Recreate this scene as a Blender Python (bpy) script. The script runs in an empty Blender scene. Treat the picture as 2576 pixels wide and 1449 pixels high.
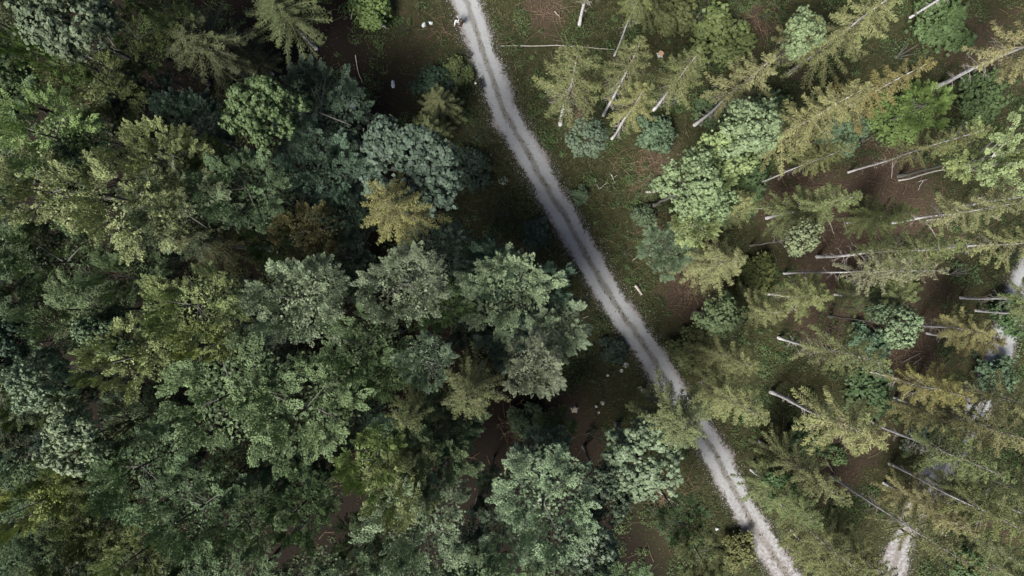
import bpy, math, random
import numpy as np
from mathutils import Vector

C = bpy.context.scene.collection
SC = bpy.context.scene
R = math.radians
rng = np.random.default_rng(11)
random.seed(5)

# ------------------------------------------------------------------ camera, sky, sun
H = 73.0                      # height of the drone above the ground, metres
S = 109.0 / 2576.0            # metres on the ground per photo unit (photo taken as 2576 x 1449)
NX, NY = 1308.0, 700.0        # point of the photo straight below the drone
cam = bpy.data.cameras.new('camera'); cam_o = bpy.data.objects.new('camera', cam); C.objects.link(cam_o)
cam_o.location = (0, 0, H); cam_o.rotation_euler = (0, 0, 0)
cam.sensor_width = 36; cam.lens = 36 * H / 109.0
cam.shift_x = -(NX - 1288) / 2576; cam.shift_y = (NY - 724.5) / 2576
cam.clip_end = 1000
SC.camera = cam_o

SUN_AZ = math.atan2(-0.55, -0.83)      # measured from +Y towards +X
SUN_EL = R(53)
w = bpy.data.worlds.new("World"); SC.world = w; w.use_nodes = True
nt = w.node_tree
sky = nt.nodes.new('ShaderNodeTexSky'); sky.sky_type = 'NISHITA'; sky.sun_disc = False
sky.sun_elevation = SUN_EL; sky.sun_rotation = SUN_AZ; sky.air_density = 1.0; sky.dust_density = 4.0
bg = nt.nodes['Background']; bg.inputs[1].default_value = 0.05
nt.links.new(sky.outputs[0], bg.inputs[0])
sl = bpy.data.lights.new('sun', 'SUN'); sl.energy = 4.2; sl.angle = R(24); sl.color = (1.0, 0.97, 0.91)
so = bpy.data.objects.new('sun', sl); C.objects.link(so)
sd = Vector((math.sin(SUN_AZ) * math.cos(SUN_EL), math.cos(SUN_AZ) * math.cos(SUN_EL), math.sin(SUN_EL)))
so.rotation_euler = sd.to_track_quat('Z', 'Y').to_euler(); so.location = sd * 120

SC.view_settings.view_transform = 'Standard'; SC.view_settings.look = 'None'
SC.view_settings.exposure = 1.35; SC.view_settings.gamma = 1.0
SC.cycles.max_bounces = 4; SC.cycles.diffuse_bounces = 2; SC.cycles.glossy_bounces = 1
SC.cycles.transmission_bounces = 2; SC.cycles.transparent_max_bounces = 6
SC.cycles.caustics_reflective = False; SC.cycles.caustics_refractive = False

# ------------------------------------------------------------------ helpers
def at(px, py, z=0.0):
    f = (H - z) / H
    return ((px - NX) * S * f, (NY - py) * S * f, z)

def tag(o, label, cat, group=None, kind=None):
    if label: o['label'] = label
    if cat: o['category'] = cat
    if group: o['group'] = group
    if kind: o['kind'] = kind
    return o

def link(name, me, mats=None, parent=None):
    o = bpy.data.objects.new(name, me); C.objects.link(o)
    if mats is not None:
        for m in (mats if isinstance(mats, (list, tuple)) else [mats]): me.materials.append(m)
    if parent is not None: o.parent = parent
    return o

def empty(name, loc=(0, 0, 0), rz=0):
    o = bpy.data.objects.new(name, None); C.objects.link(o)
    o.empty_display_size = .3
    o.location = loc; o.rotation_euler = (0, 0, rz)
    return o

def norm(a): return a / np.maximum(np.linalg.norm(a, axis=-1, keepdims=True), 1e-9)

class Leaves:
    """collects flat leaf-shaped faces of one mesh"""
    def __init__(self): self.v = []; self.t = []
    def add(self, c, d, b, ln, wd, tint, fold=0.0):
        n = len(c)
        ln = np.broadcast_to(np.asarray(ln, float), (n,))[:, None]; wd = np.broadcast_to(np.asarray(wd, float), (n,))[:, None]
        q = np.empty((n, 4, 3))
        q[:, 0] = c - d * ln * .5; q[:, 1] = c + b * wd * .5 + d * ln * .08
        q[:, 2] = c + d * ln * .5; q[:, 3] = c - b * wd * .5 + d * ln * .08
        self.v.append(q); self.t.append(np.broadcast_to(np.asarray(tint, float), (n,)).copy())
    def mesh(self, name):
        v = np.concatenate(self.v).astype(np.float32); t = np.concatenate(self.t).astype(np.float32)
        n = len(v)
        me = bpy.data.meshes.new(name)
        me.vertices.add(4 * n); me.loops.add(4 * n); me.polygons.add(n)
        me.vertices.foreach_set('co', v.reshape(-1))
        me.loops.foreach_set('vertex_index', np.arange(4 * n, dtype=np.int32))
        me.polygons.foreach_set('loop_start', np.arange(0, 4 * n, 4, dtype=np.int32))
        a = me.attributes.new('tint', 'FLOAT', 'FACE'); a.data.foreach_set('value', t)
        me.update(calc_edges=True)
        return me

class Tubes:
    """collects tapered tubes of one mesh"""
    def __init__(self): self.v = []; self.f = []
    def add(self, pts, rad, n=6, cap=True):
        pts = np.asarray(pts, float); m = len(pts); base = len(self.v)
        rad = np.broadcast_to(np.asarray(rad, float), (m,))
        tg = norm(np.gradient(pts, axis=0))
        ref = np.array([0., 0, 1]) if abs(tg[0][2]) < .8 else np.array([1., 0, 0])
        for i in range(m):
            a = np.cross(tg[i], ref); a /= max(np.linalg.norm(a), 1e-6); b = np.cross(tg[i], a)
            for k in range(n):
                an = 2 * math.pi * k / n
                self.v.append(tuple(pts[i] + rad[i] * (math.cos(an) * a + math.sin(an) * b)))
        for i in range(m - 1):
            for k in range(n):
                k2 = (k + 1) % n
                self.f.append((base + i * n + k, base + i * n + k2, base + (i + 1) * n + k2, base + (i + 1) * n + k))
        if cap:
            self.f.append(tuple(base + k for k in range(n)))
            self.f.append(tuple(base + (m - 1) * n + k for k in reversed(range(n))))
    def mesh(self, name, smooth=True):
        me = bpy.data.meshes.new(name); me.from_pydata(self.v, [], self.f)
        me.polygons.foreach_set('use_smooth', [smooth] * len(me.polygons)); me.update()
        return me

def N(nt, typ, **kw):
    n = nt.nodes.new(typ)
    for k, v in kw.items(): setattr(n, k, v)
    return n

def new_mat(name):
    m = bpy.data.materials.new(name); m.use_nodes = True
    nt = m.node_tree; nt.nodes.clear()
    out = N(nt, 'ShaderNodeOutputMaterial')
    return m, nt, out

def ramp(nt, fac, stops, interp='LINEAR'):
    r = N(nt, 'ShaderNodeValToRGB'); r.color_ramp.interpolation = interp
    e = r.color_ramp.elements
    while len(e) > 1: e.remove(e[-1])
    for i, (p, c) in enumerate(stops):
        x = e[0] if i == 0 else e.new(p)
        x.position = p; x.color = (*c, 1) if len(c) == 3 else c
    nt.links.new(fac, r.inputs[0]); return r.outputs[0]

def noise(nt, scale, detail=3, rough=.55, vec=None, dim='3D'):
    n = N(nt, 'ShaderNodeTexNoise'); n.inputs['Scale'].default_value = scale
    n.inputs['Detail'].default_value = detail; n.inputs['Roughness'].default_value = rough
    if vec is not None: nt.links.new(vec, n.inputs['Vector'])
    return n.outputs['Fac']

def mixc(nt, fac, a, b, blend='MIX'):
    m = N(nt, 'ShaderNodeMix', data_type='RGBA', blend_type=blend)
    for s, v in ((m.inputs['Factor'], fac), (m.inputs[6], a), (m.inputs[7], b)):
        if hasattr(v, 'links'): nt.links.new(v, s)
        elif isinstance(v, (int, float)): s.default_value = v
        else: s.default_value = (*v, 1)
    return m.outputs[2]

def math_n(nt, op, a, b=None, c=None, clamp=False):
    m = N(nt, 'ShaderNodeMath', operation=op, use_clamp=clamp)
    for i, v in enumerate((a, b, c)):
        if v is None: continue
        if hasattr(v, 'links'): nt.links.new(v, m.inputs[i])
        else: m.inputs[i].default_value = v
    return m.outputs[0]

def smooth(nt, x, a, b):
    m = N(nt, 'ShaderNodeMapRange', interpolation_type='SMOOTHSTEP')
    nt.links.new(x, m.inputs[0]); m.inputs[1].default_value = a; m.inputs[2].default_value = b
    return m.outputs[0]

def attr(nt, name):
    a = N(nt, 'ShaderNodeAttribute', attribute_name=name); return a.outputs['Fac']

# ------------------------------------------------------------------ materials
def leaf_mat(name, dark, light, rough=.6, spec=.2, trans=.09, warm=(1.12, 1.03, .75)):
    """leaf colour = the tree's own colour (object colour) varied leaf by leaf"""
    m, nt, out = new_mat(name)
    oi = N(nt, 'ShaderNodeObjectInfo')
    t = attr(nt, 'tint')
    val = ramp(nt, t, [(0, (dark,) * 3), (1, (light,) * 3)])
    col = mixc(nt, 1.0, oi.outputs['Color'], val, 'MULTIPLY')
    g = N(nt, 'ShaderNodeNewGeometry')
    wv = smooth(nt, g.outputs['Random Per Island'], .72, 1.0)
    col = mixc(nt, math_n(nt, 'MULTIPLY', wv, .5), col, mixc(nt, 1.0, col, warm, 'MULTIPLY'))
    p = N(nt, 'ShaderNodeBsdfPrincipled'); nt.links.new(col, p.inputs['Base Color'])
    p.inputs['Roughness'].default_value = rough; p.inputs['Specular IOR Level'].default_value = spec
    tr = N(nt, 'ShaderNodeBsdfTranslucent'); nt.links.new(mixc(nt, 1.0, col, (1.1, 1.2, .6), 'MULTIPLY'), tr.inputs[0])
    mx = N(nt, 'ShaderNodeMixShader'); mx.inputs[0].default_value = trans
    nt.links.new(p.outputs[0], mx.inputs[1]); nt.links.new(tr.outputs[0], mx.inputs[2])
    nt.links.new(mx.outputs[0], out.inputs[0])
    return m
M = {}
M['broad'] = leaf_mat('broad_leaf', .55, 1.55)
M['maple'] = leaf_mat('maple_leaf', .7, 1.3, rough=.6)
M['needle'] = leaf_mat('spruce_needle', .4, 1.7, rough=.6, spec=.25, trans=.12, warm=(1.2, 1.05, .7))
M['herb'] = leaf_mat('herb_leaf', .45, 1.6, rough=.7, spec=.2, trans=.2, warm=(1.4, 1.0, .6))

def bark_mat(name, a, b, spots=None, scale=6):
    m, nt, out = new_mat(name)
    tc = N(nt, 'ShaderNodeTexCoord')
    mp = N(nt, 'ShaderNodeMapping'); mp.inputs['Scale'].default_value = (1, 1, .35); nt.links.new(tc.outputs['Object'], mp.inputs[0])
    n = noise(nt, scale, 5, .65, mp.outputs[0])
    col = ramp(nt, n, [(.3, a), (.68, b)])
    if spots:
        n2 = noise(nt, scale * .6, 3, .6, tc.outputs['Object'])
        col = mixc(nt, smooth(nt, n2, .52, .62), col, spots)
    p = N(nt, 'ShaderNodeBsdfPrincipled'); nt.links.new(col, p.inputs['Base Color']); p.inputs['Roughness'].default_value = .9
    p.inputs['Specular IOR Level'].default_value = .15
    bmp = N(nt, 'ShaderNodeBump'); bmp.inputs['Strength'].default_value = .6; bmp.inputs['Distance'].default_value = .05
    nt.links.new(n, bmp.inputs['Height']); nt.links.new(bmp.outputs[0], p.inputs['Normal'])
    nt.links.new(p.outputs[0], out.inputs[0]); return m
M['bark_spruce'] = bark_mat('spruce_bark', (.2, .188, .19), (.46, .445, .46), (.5, .5, .5))
M['bark_beech'] = bark_mat('beech_bark', (.05, .05, .045), (.11, .105, .095))
M['bark_birch'] = bark_mat('birch_bark', (.22, .2, .18), (.44, .43, .41))
M['twig'] = bark_mat('twig_bark', (.10, .082, .056), (.22, .185, .13))
M['deadwood'] = bark_mat('dead_wood', (.2, .18, .155), (.36, .33, .3))
M['litterwood'] = bark_mat('litter_wood', (.07, .048, .03), (.22, .165, .11))

def flat_mat(name, col, rough=.8, var=.25, scale=12):
    m, nt, out = new_mat(name)
    tc = N(nt, 'ShaderNodeTexCoord'); n = noise(nt, scale, 3, .6, tc.outputs['Object'])
    c = ramp(nt, n, [(.25, tuple(x * (1 - var) for x in col)), (.75, tuple(min(1, x * (1 + var)) for x in col))])
    p = N(nt, 'ShaderNodeBsdfPrincipled'); nt.links.new(c, p.inputs['Base Color']); p.inputs['Roughness'].default_value = rough
    p.inputs['Specular IOR Level'].default_value = .25
    nt.links.new(p.outputs[0], out.inputs[0]); return m

def ground_mat():
    m, nt, out = new_mat('forest_floor')
    tc = N(nt, 'ShaderNodeTexCoord'); v = tc.outputs['Object']
    n1 = noise(nt, .22, 4, .6, v); n2 = noise(nt, 1.6, 5, .7, v); n3 = noise(nt, 9, 4, .75, v); n4 = noise(nt, 30, 2, .7, v)
    moss = ramp(nt, n3, [(.28, (.010, .011, .006)), (.5, (.032, .033, .015)), (.72, (.078, .073, .036))])
    moss = mixc(nt, smooth(nt, n2, .42, .62), moss, mixc(nt, 1.0, moss, (.5, .58, .5), 'MULTIPLY'))
    litter = ramp(nt, n3, [(.25, (.014, .010, .007)), (.5, (.046, .032, .023)), (.74, (.12, .09, .064))])
    br = attr(nt, 'brown')
    f = math_n(nt, 'ADD', br, math_n(nt, 'MULTIPLY', math_n(nt, 'SUBTRACT', n2, .5), 2.2))
    f = math_n(nt, 'ADD', f, math_n(nt, 'MULTIPLY', math_n(nt, 'SUBTRACT', n1, .5), 1.0))
    col = mixc(nt, smooth(nt, f, .3, .75), moss, litter)
    col = mixc(nt, smooth(nt, n4, .66, .76), col, (.16, .125, .08))
    shaded_humus = ramp(nt, n3, [(.3, (.004, .0035, .003)), (.55, (.011, .008, .006)), (.72, (.032, .021, .014))])  # dark soil with the canopy's shade painted into its colour
    col = mixc(nt, attr(nt, 'shaded_humus'), col, shaded_humus)
    p = N(nt, 'ShaderNodeBsdfPrincipled'); nt.links.new(col, p.inputs['Base Color']); p.inputs['Roughness'].default_value = .95
    p.inputs['Specular IOR Level'].default_value = .1
    b = N(nt, 'ShaderNodeBump'); b.inputs['Strength'].default_value = .8; b.inputs['Distance'].default_value = .12
    nt.links.new(math_n(nt, 'ADD', n2, n3), b.inputs['Height']); nt.links.new(b.outputs[0], p.inputs['Normal'])
    nt.links.new(p.outputs[0], out.inputs[0]); return m

def road_mat():
    m, nt, out = new_mat('gravel_track')
    tc = N(nt, 'ShaderNodeTexCoord'); v = tc.outputs['Object']
    ac = attr(nt, 'across')
    n1 = noise(nt, .5, 3, .6, v); n2 = noise(nt, 3, 4, .7, v); n3 = noise(nt, 18, 3, .8, v); n4 = noise(nt, 45, 2, .8, v)
    wob = math_n(nt, 'MULTIPLY', math_n(nt, 'SUBTRACT', n1, .5), .9)
    a = math_n(nt, 'ABSOLUTE', math_n(nt, 'ADD', ac, wob))
    grav = ramp(nt, n3, [(.2, (.145, .148, .15)), (.5, (.226, .232, .235)), (.8, (.305, .31, .312))])
    grav = mixc(nt, smooth(nt, n2, .5, .7), grav, mixc(nt, 1.0, grav, (.84, .84, .85), 'MULTIPLY'))
    # grassy, dirty middle strip and shoulders
    j = math_n(nt, 'ADD', math_n(nt, 'MULTIPLY', math_n(nt, 'SUBTRACT', n2, .5), 1.5), math_n(nt, 'MULTIPLY', math_n(nt, 'SUBTRACT', n3, .5), 1.4))
    mid = math_n(nt, 'SUBTRACT', 1.0, smooth(nt, math_n(nt, 'ADD', a, math_n(nt, 'MULTIPLY', j, .3)), .14, .44))
    dirt = ramp(nt, n4, [(.3, (.06, .055, .044)), (.5, (.13, .124, .112)), (.72, (.22, .22, .218))])
    col = mixc(nt, math_n(nt, 'MULTIPLY', mid, smooth(nt, math_n(nt, 'ADD', math_n(nt, 'MULTIPLY', n2, .7), math_n(nt, 'MULTIPLY', n3, .5)), .3, .62)), grav, dirt)
    sh = smooth(nt, math_n(nt, 'ADD', a, math_n(nt, 'MULTIPLY', j, .45)), 0.9, 1.4)
    fr = ramp(nt, n4, [(.35, (.075, .056, .046)), (.55, (.17, .15, .145)), (.72, (.29, .28, .28))])
    col = mixc(nt, math_n(nt, 'MULTIPLY', sh, .9), col, fr)
    dark_end = attr(nt, 'dark_end')
    col = mixc(nt, math_n(nt, 'MULTIPLY', dark_end, smooth(nt, n2, .35, .65)), col, (.12, .098, .094))  # colour turns darker and browner towards the lower end of the track
    p = N(nt, 'ShaderNodeBsdfPrincipled'); nt.links.new(col, p.inputs['Base Color']); p.inputs['Roughness'].default_value = .9
    p.inputs['Specular IOR Level'].default_value = .2
    b = N(nt, 'ShaderNodeBump'); b.inputs['Strength'].default_value = .5; b.inputs['Distance'].default_value = .03
    nt.links.new(math_n(nt, 'ADD', n3, n4), b.inputs['Height']); nt.links.new(b.outputs[0], p.inputs['Normal'])
    tr = N(nt, 'ShaderNodeBsdfTransparent'); mx = N(nt, 'ShaderNodeMixShader')
    n0 = noise(nt, .28, 4, .65, v)
    ea = math_n(nt, 'ADD', math_n(nt, 'ADD', a, math_n(nt, 'MULTIPLY', j, .9)), math_n(nt, 'MULTIPLY', math_n(nt, 'SUBTRACT', n0, .5), 1.5))
    edge = smooth(nt, ea, 1.2, 1.55)
    nt.links.new(edge, mx.inputs[0]); nt.links.new(p.outputs[0], mx.inputs[1]); nt.links.new(tr.outputs[0], mx.inputs[2])
    nt.links.new(mx.outputs[0], out.inputs[0]); return m
M['ground'] = ground_mat(); M['road'] = road_mat()

# ------------------------------------------------------------------ ground
def grid(name, x0, x1, y0, y1, nx, ny, z=0.0):
    xs = np.linspace(x0, x1, nx); ys = np.linspace(y0, y1, ny)
    X, Y = np.meshgrid(xs, ys)
    v = np.stack([X, Y, np.full_like(X, z)], -1).reshape(-1, 3)
    f = [(j * nx + i, j * nx + i + 1, (j + 1) * nx + i + 1, (j + 1) * nx + i) for j in range(ny - 1) for i in range(nx - 1)]
    me = bpy.data.meshes.new(name); me.from_pydata(v.tolist(), [], f); me.update()
    return me, v

# patches of bare, red-brown needle litter (photo units: x, y, radius, weight)
BROWN = [(1990, 500, 95, 1.0), (2180, 560, 150, .6), (2250, 430, 110, .8), (2080, 690, 120, .7), (1740, 700, 95, .8), (1660, 400, 70, .7),
         (1900, 60, 55, 1.0), (1370, 20, 70, .8), (2000, 160, 60, .6), (2260, 900, 130, .9), (2060, 830, 90, .7), (2470, 130, 140, .7),
         (1110, 90, 90, .35), (1000, 240, 110, .35), (1290, 1080, 130, 1.1), (950, 1300, 120, 1.0), (1180, 1200, 90, 1.0), (1390, 1410, 110, .7), (1690, 1290, 70, .35),
         (1280, 640, 60, .5), (2080, 1200, 110, .8), (2500, 1330, 120, .6), (1640, 560, 60, .5), (1740, 780, 70, .6), (2160, 1090, 80, .7), (1440, 1120, 90, .6), (2330, 700, 160, .5)]
def brown_at(x, y):
    px = x / S + NX; py = NY - y / S
    b = np.zeros_like(px)
    for (cx, cy, r, wt) in BROWN: b += wt * np.exp(-((px - cx) ** 2 + (py - cy) ** 2) / (r * r))
    b += np.where(px < NX + (py - 400) * .55 - 60, .18, 0)
    return np.clip(b, 0, 1.2)
gme, gv = grid('ground', -130, 130, -110, 110, 261, 221)
a = gme.attributes.new('brown', 'FLOAT', 'POINT'); a.data.foreach_set('value', brown_at(gv[:, 0], gv[:, 1]).astype(np.float32))
def shaded_humus_at(x, y):
    d, s = dist_to(road_c, x, y); return np.where(s < 0, np.clip((d - 6.5) / 6, 0, 1), 0)  # painted shade sets in with distance left of the track
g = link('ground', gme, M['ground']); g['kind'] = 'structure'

# ------------------------------------------------------------------ the two gravel tracks
def catmull(p, n=14):
    p = np.asarray(p, float); p = np.vstack([2 * p[0] - p[1], p, 2 * p[-1] - p[-2]]); o = []
    for i in range(1, len(p) - 2):
        for t in np.linspace(0, 1, n, endpoint=False):
            o.append(.5 * ((2 * p[i]) + (-p[i - 1] + p[i + 1]) * t + (2 * p[i - 1] - 5 * p[i] + 4 * p[i + 1] - p[i + 2]) * t * t + (-p[i - 1] + 3 * p[i] - 3 * p[i + 1] + p[i + 2]) * t ** 3))
    o.append(p[-2]); return np.array(o)
ROAD_PX = [(1128, -190), (1150, -80), (1171, 0), (1195, 70), (1218, 140), (1246, 215), (1272, 290), (1316, 362), (1358, 440), (1388, 493), (1420, 545), (1465, 625), (1522, 724),
           (1580, 812), (1645, 905), (1690, 985), (1735, 1050), (1780, 1110), (1828, 1198), (1880, 1295), (1935, 1380), (1990, 1465), (2060, 1570), (2140, 1680)]
SIDE_PX = [(2215, 1620), (2235, 1480), (2270, 1365), (2330, 1240), (2385, 1150), (2450, 1050), (2514, 890), (2562, 740), (2625, 600), (2680, 450), (2740, 250)]
def ribbon(name, pts_px, half, z):
    c = catmull([at(x, y)[:2] for x, y in pts_px]); t = norm(np.gradient(c, axis=0)); nrm = np.stack([-t[:, 1], t[:, 0]], 1)
    us = np.linspace(-half, half, 13); v = []; ac = []; wn = []
    for i in range(len(c)):
        for u in us:
            v.append((*(c[i] + nrm[i] * u), z)); ac.append(u); wn.append(i / len(c))
    k = len(us); f = [(i * k + j, (i + 1) * k + j, (i + 1) * k + j + 1, i * k + j + 1) for i in range(len(c) - 1) for j in range(k - 1)]
    me = bpy.data.meshes.new(name); me.from_pydata(v, [], f); me.update()
    q = me.attributes.new('across', 'FLOAT', 'POINT'); q.data.foreach_set('value', np.array(ac, np.float32))
    wn = np.array(wn); py = NY - np.array(v)[:, 1] / S
    q = me.attributes.new('dark_end', 'FLOAT', 'POINT'); q.data.foreach_set('value', (np.clip((py - 1150) / 260, 0, 1) * .95).astype(np.float32))
    o = link(name, me, M['road']); o['kind'] = 'structure'
    return c, o
road_c, _ = ribbon('road', ROAD_PX, 2.6, .012)
side_c, _ = ribbon('side_road', SIDE_PX, 2.6, .012)
def dist_to(c, x, y):
    d = np.full(x.shape, 1e9); sgn = np.zeros(x.shape)
    for i in range(0, len(c) - 1, 2):
        j = min(i + 2, len(c) - 1)
        p, q = c[i], c[j]; e = q - p; L = max((e ** 2).sum(), 1e-9)
        t = np.clip(((x - p[0]) * e[0] + (y - p[1]) * e[1]) / L, 0, 1)
        dx = x - (p[0] + t * e[0]); dy = y - (p[1] + t * e[1]); dd = np.hypot(dx, dy)
        m = dd < d; d = np.where(m, dd, d); sgn = np.where(m, np.sign(e[0] * dy - e[1] * dx), sgn)
    return d, sgn          # sgn > 0: image-right side of the track
q = gme.attributes.new('shaded_humus', 'FLOAT', 'POINT'); q.data.foreach_set('value', shaded_humus_at(gv[:, 0], gv[:, 1]).astype(np.float32))
def snoise(x, y, f, seed):
    r = np.random.default_rng(seed); o = 0
    for k in range(6):
        an = r.uniform(0, 6.28); fr = f * r.uniform(.6, 1.7); o = o + np.sin((x * math.cos(an) + y * math.sin(an)) * fr + r.uniform(0, 6.28))
    return o / 6

# ------------------------------------------------------------------ tree crowns
def rand_unit(n, r):
    v = r.normal(size=(n, 3)); return norm(v)
def perp(a, r):
    b = np.cross(a, r.normal(size=a.shape)); return norm(b)

def plume(L, p, ax, ln, wd, n, r, tint, lsz):
    """one leafy spray: pointed, flattish, leaning outward"""
    up = np.array([0, 0, 1.]); b = np.cross(ax, up); b = b / max(np.linalg.norm(b), 1e-6); nn = np.cross(b, ax)
    t = r.random(n) ** .85; u = r.uniform(-1, 1, n)
    hw = wd * np.sin(np.pi * np.clip(t * .88 + .1, 0, 1)) ** .8
    th = r.normal(size=n) * .09 * (1 - t * .5)
    c = p + np.outer(t * ln, ax) + np.outer(u * hw, b) + np.outer(th - .18 * ln * t * t * .6 - .12 * np.abs(u) * hw, nn)
    d = ax + np.outer(u * .9, b) + r.normal(size=(n, 3)) * .28; d = norm(d)
    nr = norm(nn + r.normal(size=(n, 3)) * .38)
    bb = norm(np.cross(nr, d))
    sz = lsz * r.uniform(.7, 1.25, n)
    L.add(c, d, bb, sz, sz * .62, np.clip(tint + r.normal(size=n) * .16, 0, 1))

def beech_crown(seed, Rr=4.2, top=23.0, lobes=26, per=9, leaves=110, lsz=.15, tall=1.0):
    r = np.random.default_rng(seed); L = Leaves(); cz = top - 5.6 * tall
    for k in range(lobes):
        az = k * 2.399 + r.uniform(-.5, .5); el = r.uniform(-.45, 1.15) if k else 1.4
        dr = np.array([math.cos(az) * math.cos(el), math.sin(az) * math.cos(el), math.sin(el) * 1.45 * tall])
        rad = Rr * r.uniform(.16, .32); ctr = np.array([0, 0, cz]) + dr * (Rr - rad) * r.uniform(.66, 1.14)
        lt = r.normal() * .15 + .5
        for q in range(per):
            o = norm(dr * .75 + np.array([0, 0, .45]) + r.normal(size=3) * .75)
            p = ctr + o * rad * r.uniform(.3, .85)
            ax = norm(o + dr * .9 + np.array([0, 0, .12]))
            plume(L, p, ax, r.uniform(.8, 1.6), r.uniform(.24, .4), leaves, r, lt + r.normal() * .17, lsz)
    # inner and lower foliage of the crown
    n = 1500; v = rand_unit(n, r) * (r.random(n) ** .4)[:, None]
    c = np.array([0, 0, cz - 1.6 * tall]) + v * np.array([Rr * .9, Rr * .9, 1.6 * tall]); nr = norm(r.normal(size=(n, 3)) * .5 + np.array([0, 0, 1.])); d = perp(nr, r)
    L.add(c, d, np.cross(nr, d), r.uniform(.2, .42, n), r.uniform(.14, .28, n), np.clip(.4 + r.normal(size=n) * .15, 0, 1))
    return L.mesh('beech_crown')

def maple_crown(seed, Rr=3.2, top=20.0, lobes=13, per=26, lsz=.22, leaves=17, flat=.8):
    r = np.random.default_rng(seed); L = Leaves(); cz = top - 2.6
    for k in range(lobes):
        az = k * 2.399 + r.uniform(-.5, .5); el = r.uniform(-.35, 1.1) if k else 1.45
        dr = np.array([math.cos(az) * math.cos(el), math.sin(az) * math.cos(el), math.sin(el) * flat])
        rad = Rr * r.uniform(.22, .42); ctr = np.array([0, 0, cz]) + dr * (Rr - rad) * r.uniform(.7, 1.22)
        lt = .5 + r.normal() * .1
        for q in range(per):
            o = norm(dr * .6 + np.array([0, 0, .5]) + r.normal(size=3) * .8)
            p = ctr + o * rad * r.uniform(.6, 1.15); n = leaves; cr = r.uniform(.18, .36)
            e = rand_unit(n, r); e = norm(e + o * .9 + np.array([0, 0, .35]))
            c = p + e * cr * r.uniform(.6, 1.0, (n, 1))
            nr = norm(e + o * .3 + r.normal(size=(n, 3)) * .3)
            d = norm(np.cross(nr, perp(nr, r))); bb = np.cross(nr, d)
            sz = lsz * r.uniform(.7, 1.3, n)
            L.add(c, d, bb, sz, sz * .9, np.clip(lt + r.normal() * .12 + r.normal(size=n) * .14, 0, 1))
            n2 = 5; c2 = p + r.normal(size=(n2, 3)) * .3 - o * .35; nr2 = norm(r.normal(size=(n2, 3)) + np.array([0, 0, .8])); d2 = perp(nr2, r)
            L.add(c2, d2, np.cross(nr2, d2), .3, .26, lt - .15)
    return L.mesh('maple_crown')

def broad_trunk(seed, h, Rr, r0, cz):
    r = np.random.default_rng(seed); T = Tubes()
    lean = r.normal(size=2) * .25
    zs = np.linspace(0, cz + .8, 9); pts = np.stack([lean[0] * (zs / cz) ** 2 + .06 * np.sin(zs), lean[1] * (zs / cz) ** 2 + .06 * np.cos(zs * 1.3), zs], 1)
    rad = r0 * (1 - .72 * zs / cz.__float__()) ; rad[0] *= 1.5; rad = np.maximum(rad, .05)
    T.add(pts, rad, 9)
    for k in range(11):
        z = cz * r.uniform(.5, .9); az = k * 2.4 + r.uniform(-.4, .4); ln = Rr * r.uniform(.55, .9)
        s = np.linspace(0, 1, 5)
        bp = np.stack([pts[-1][0] * .7 + math.cos(az) * ln * s, pts[-1][1] * .7 + math.sin(az) * ln * s, z + (cz - .6 - z) * .6 * s ** .8], 1)
        T.add(bp, .075 * r0 / .25 * (1 - s * .85) + .01, 5)
    return T.mesh('trunk')

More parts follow.
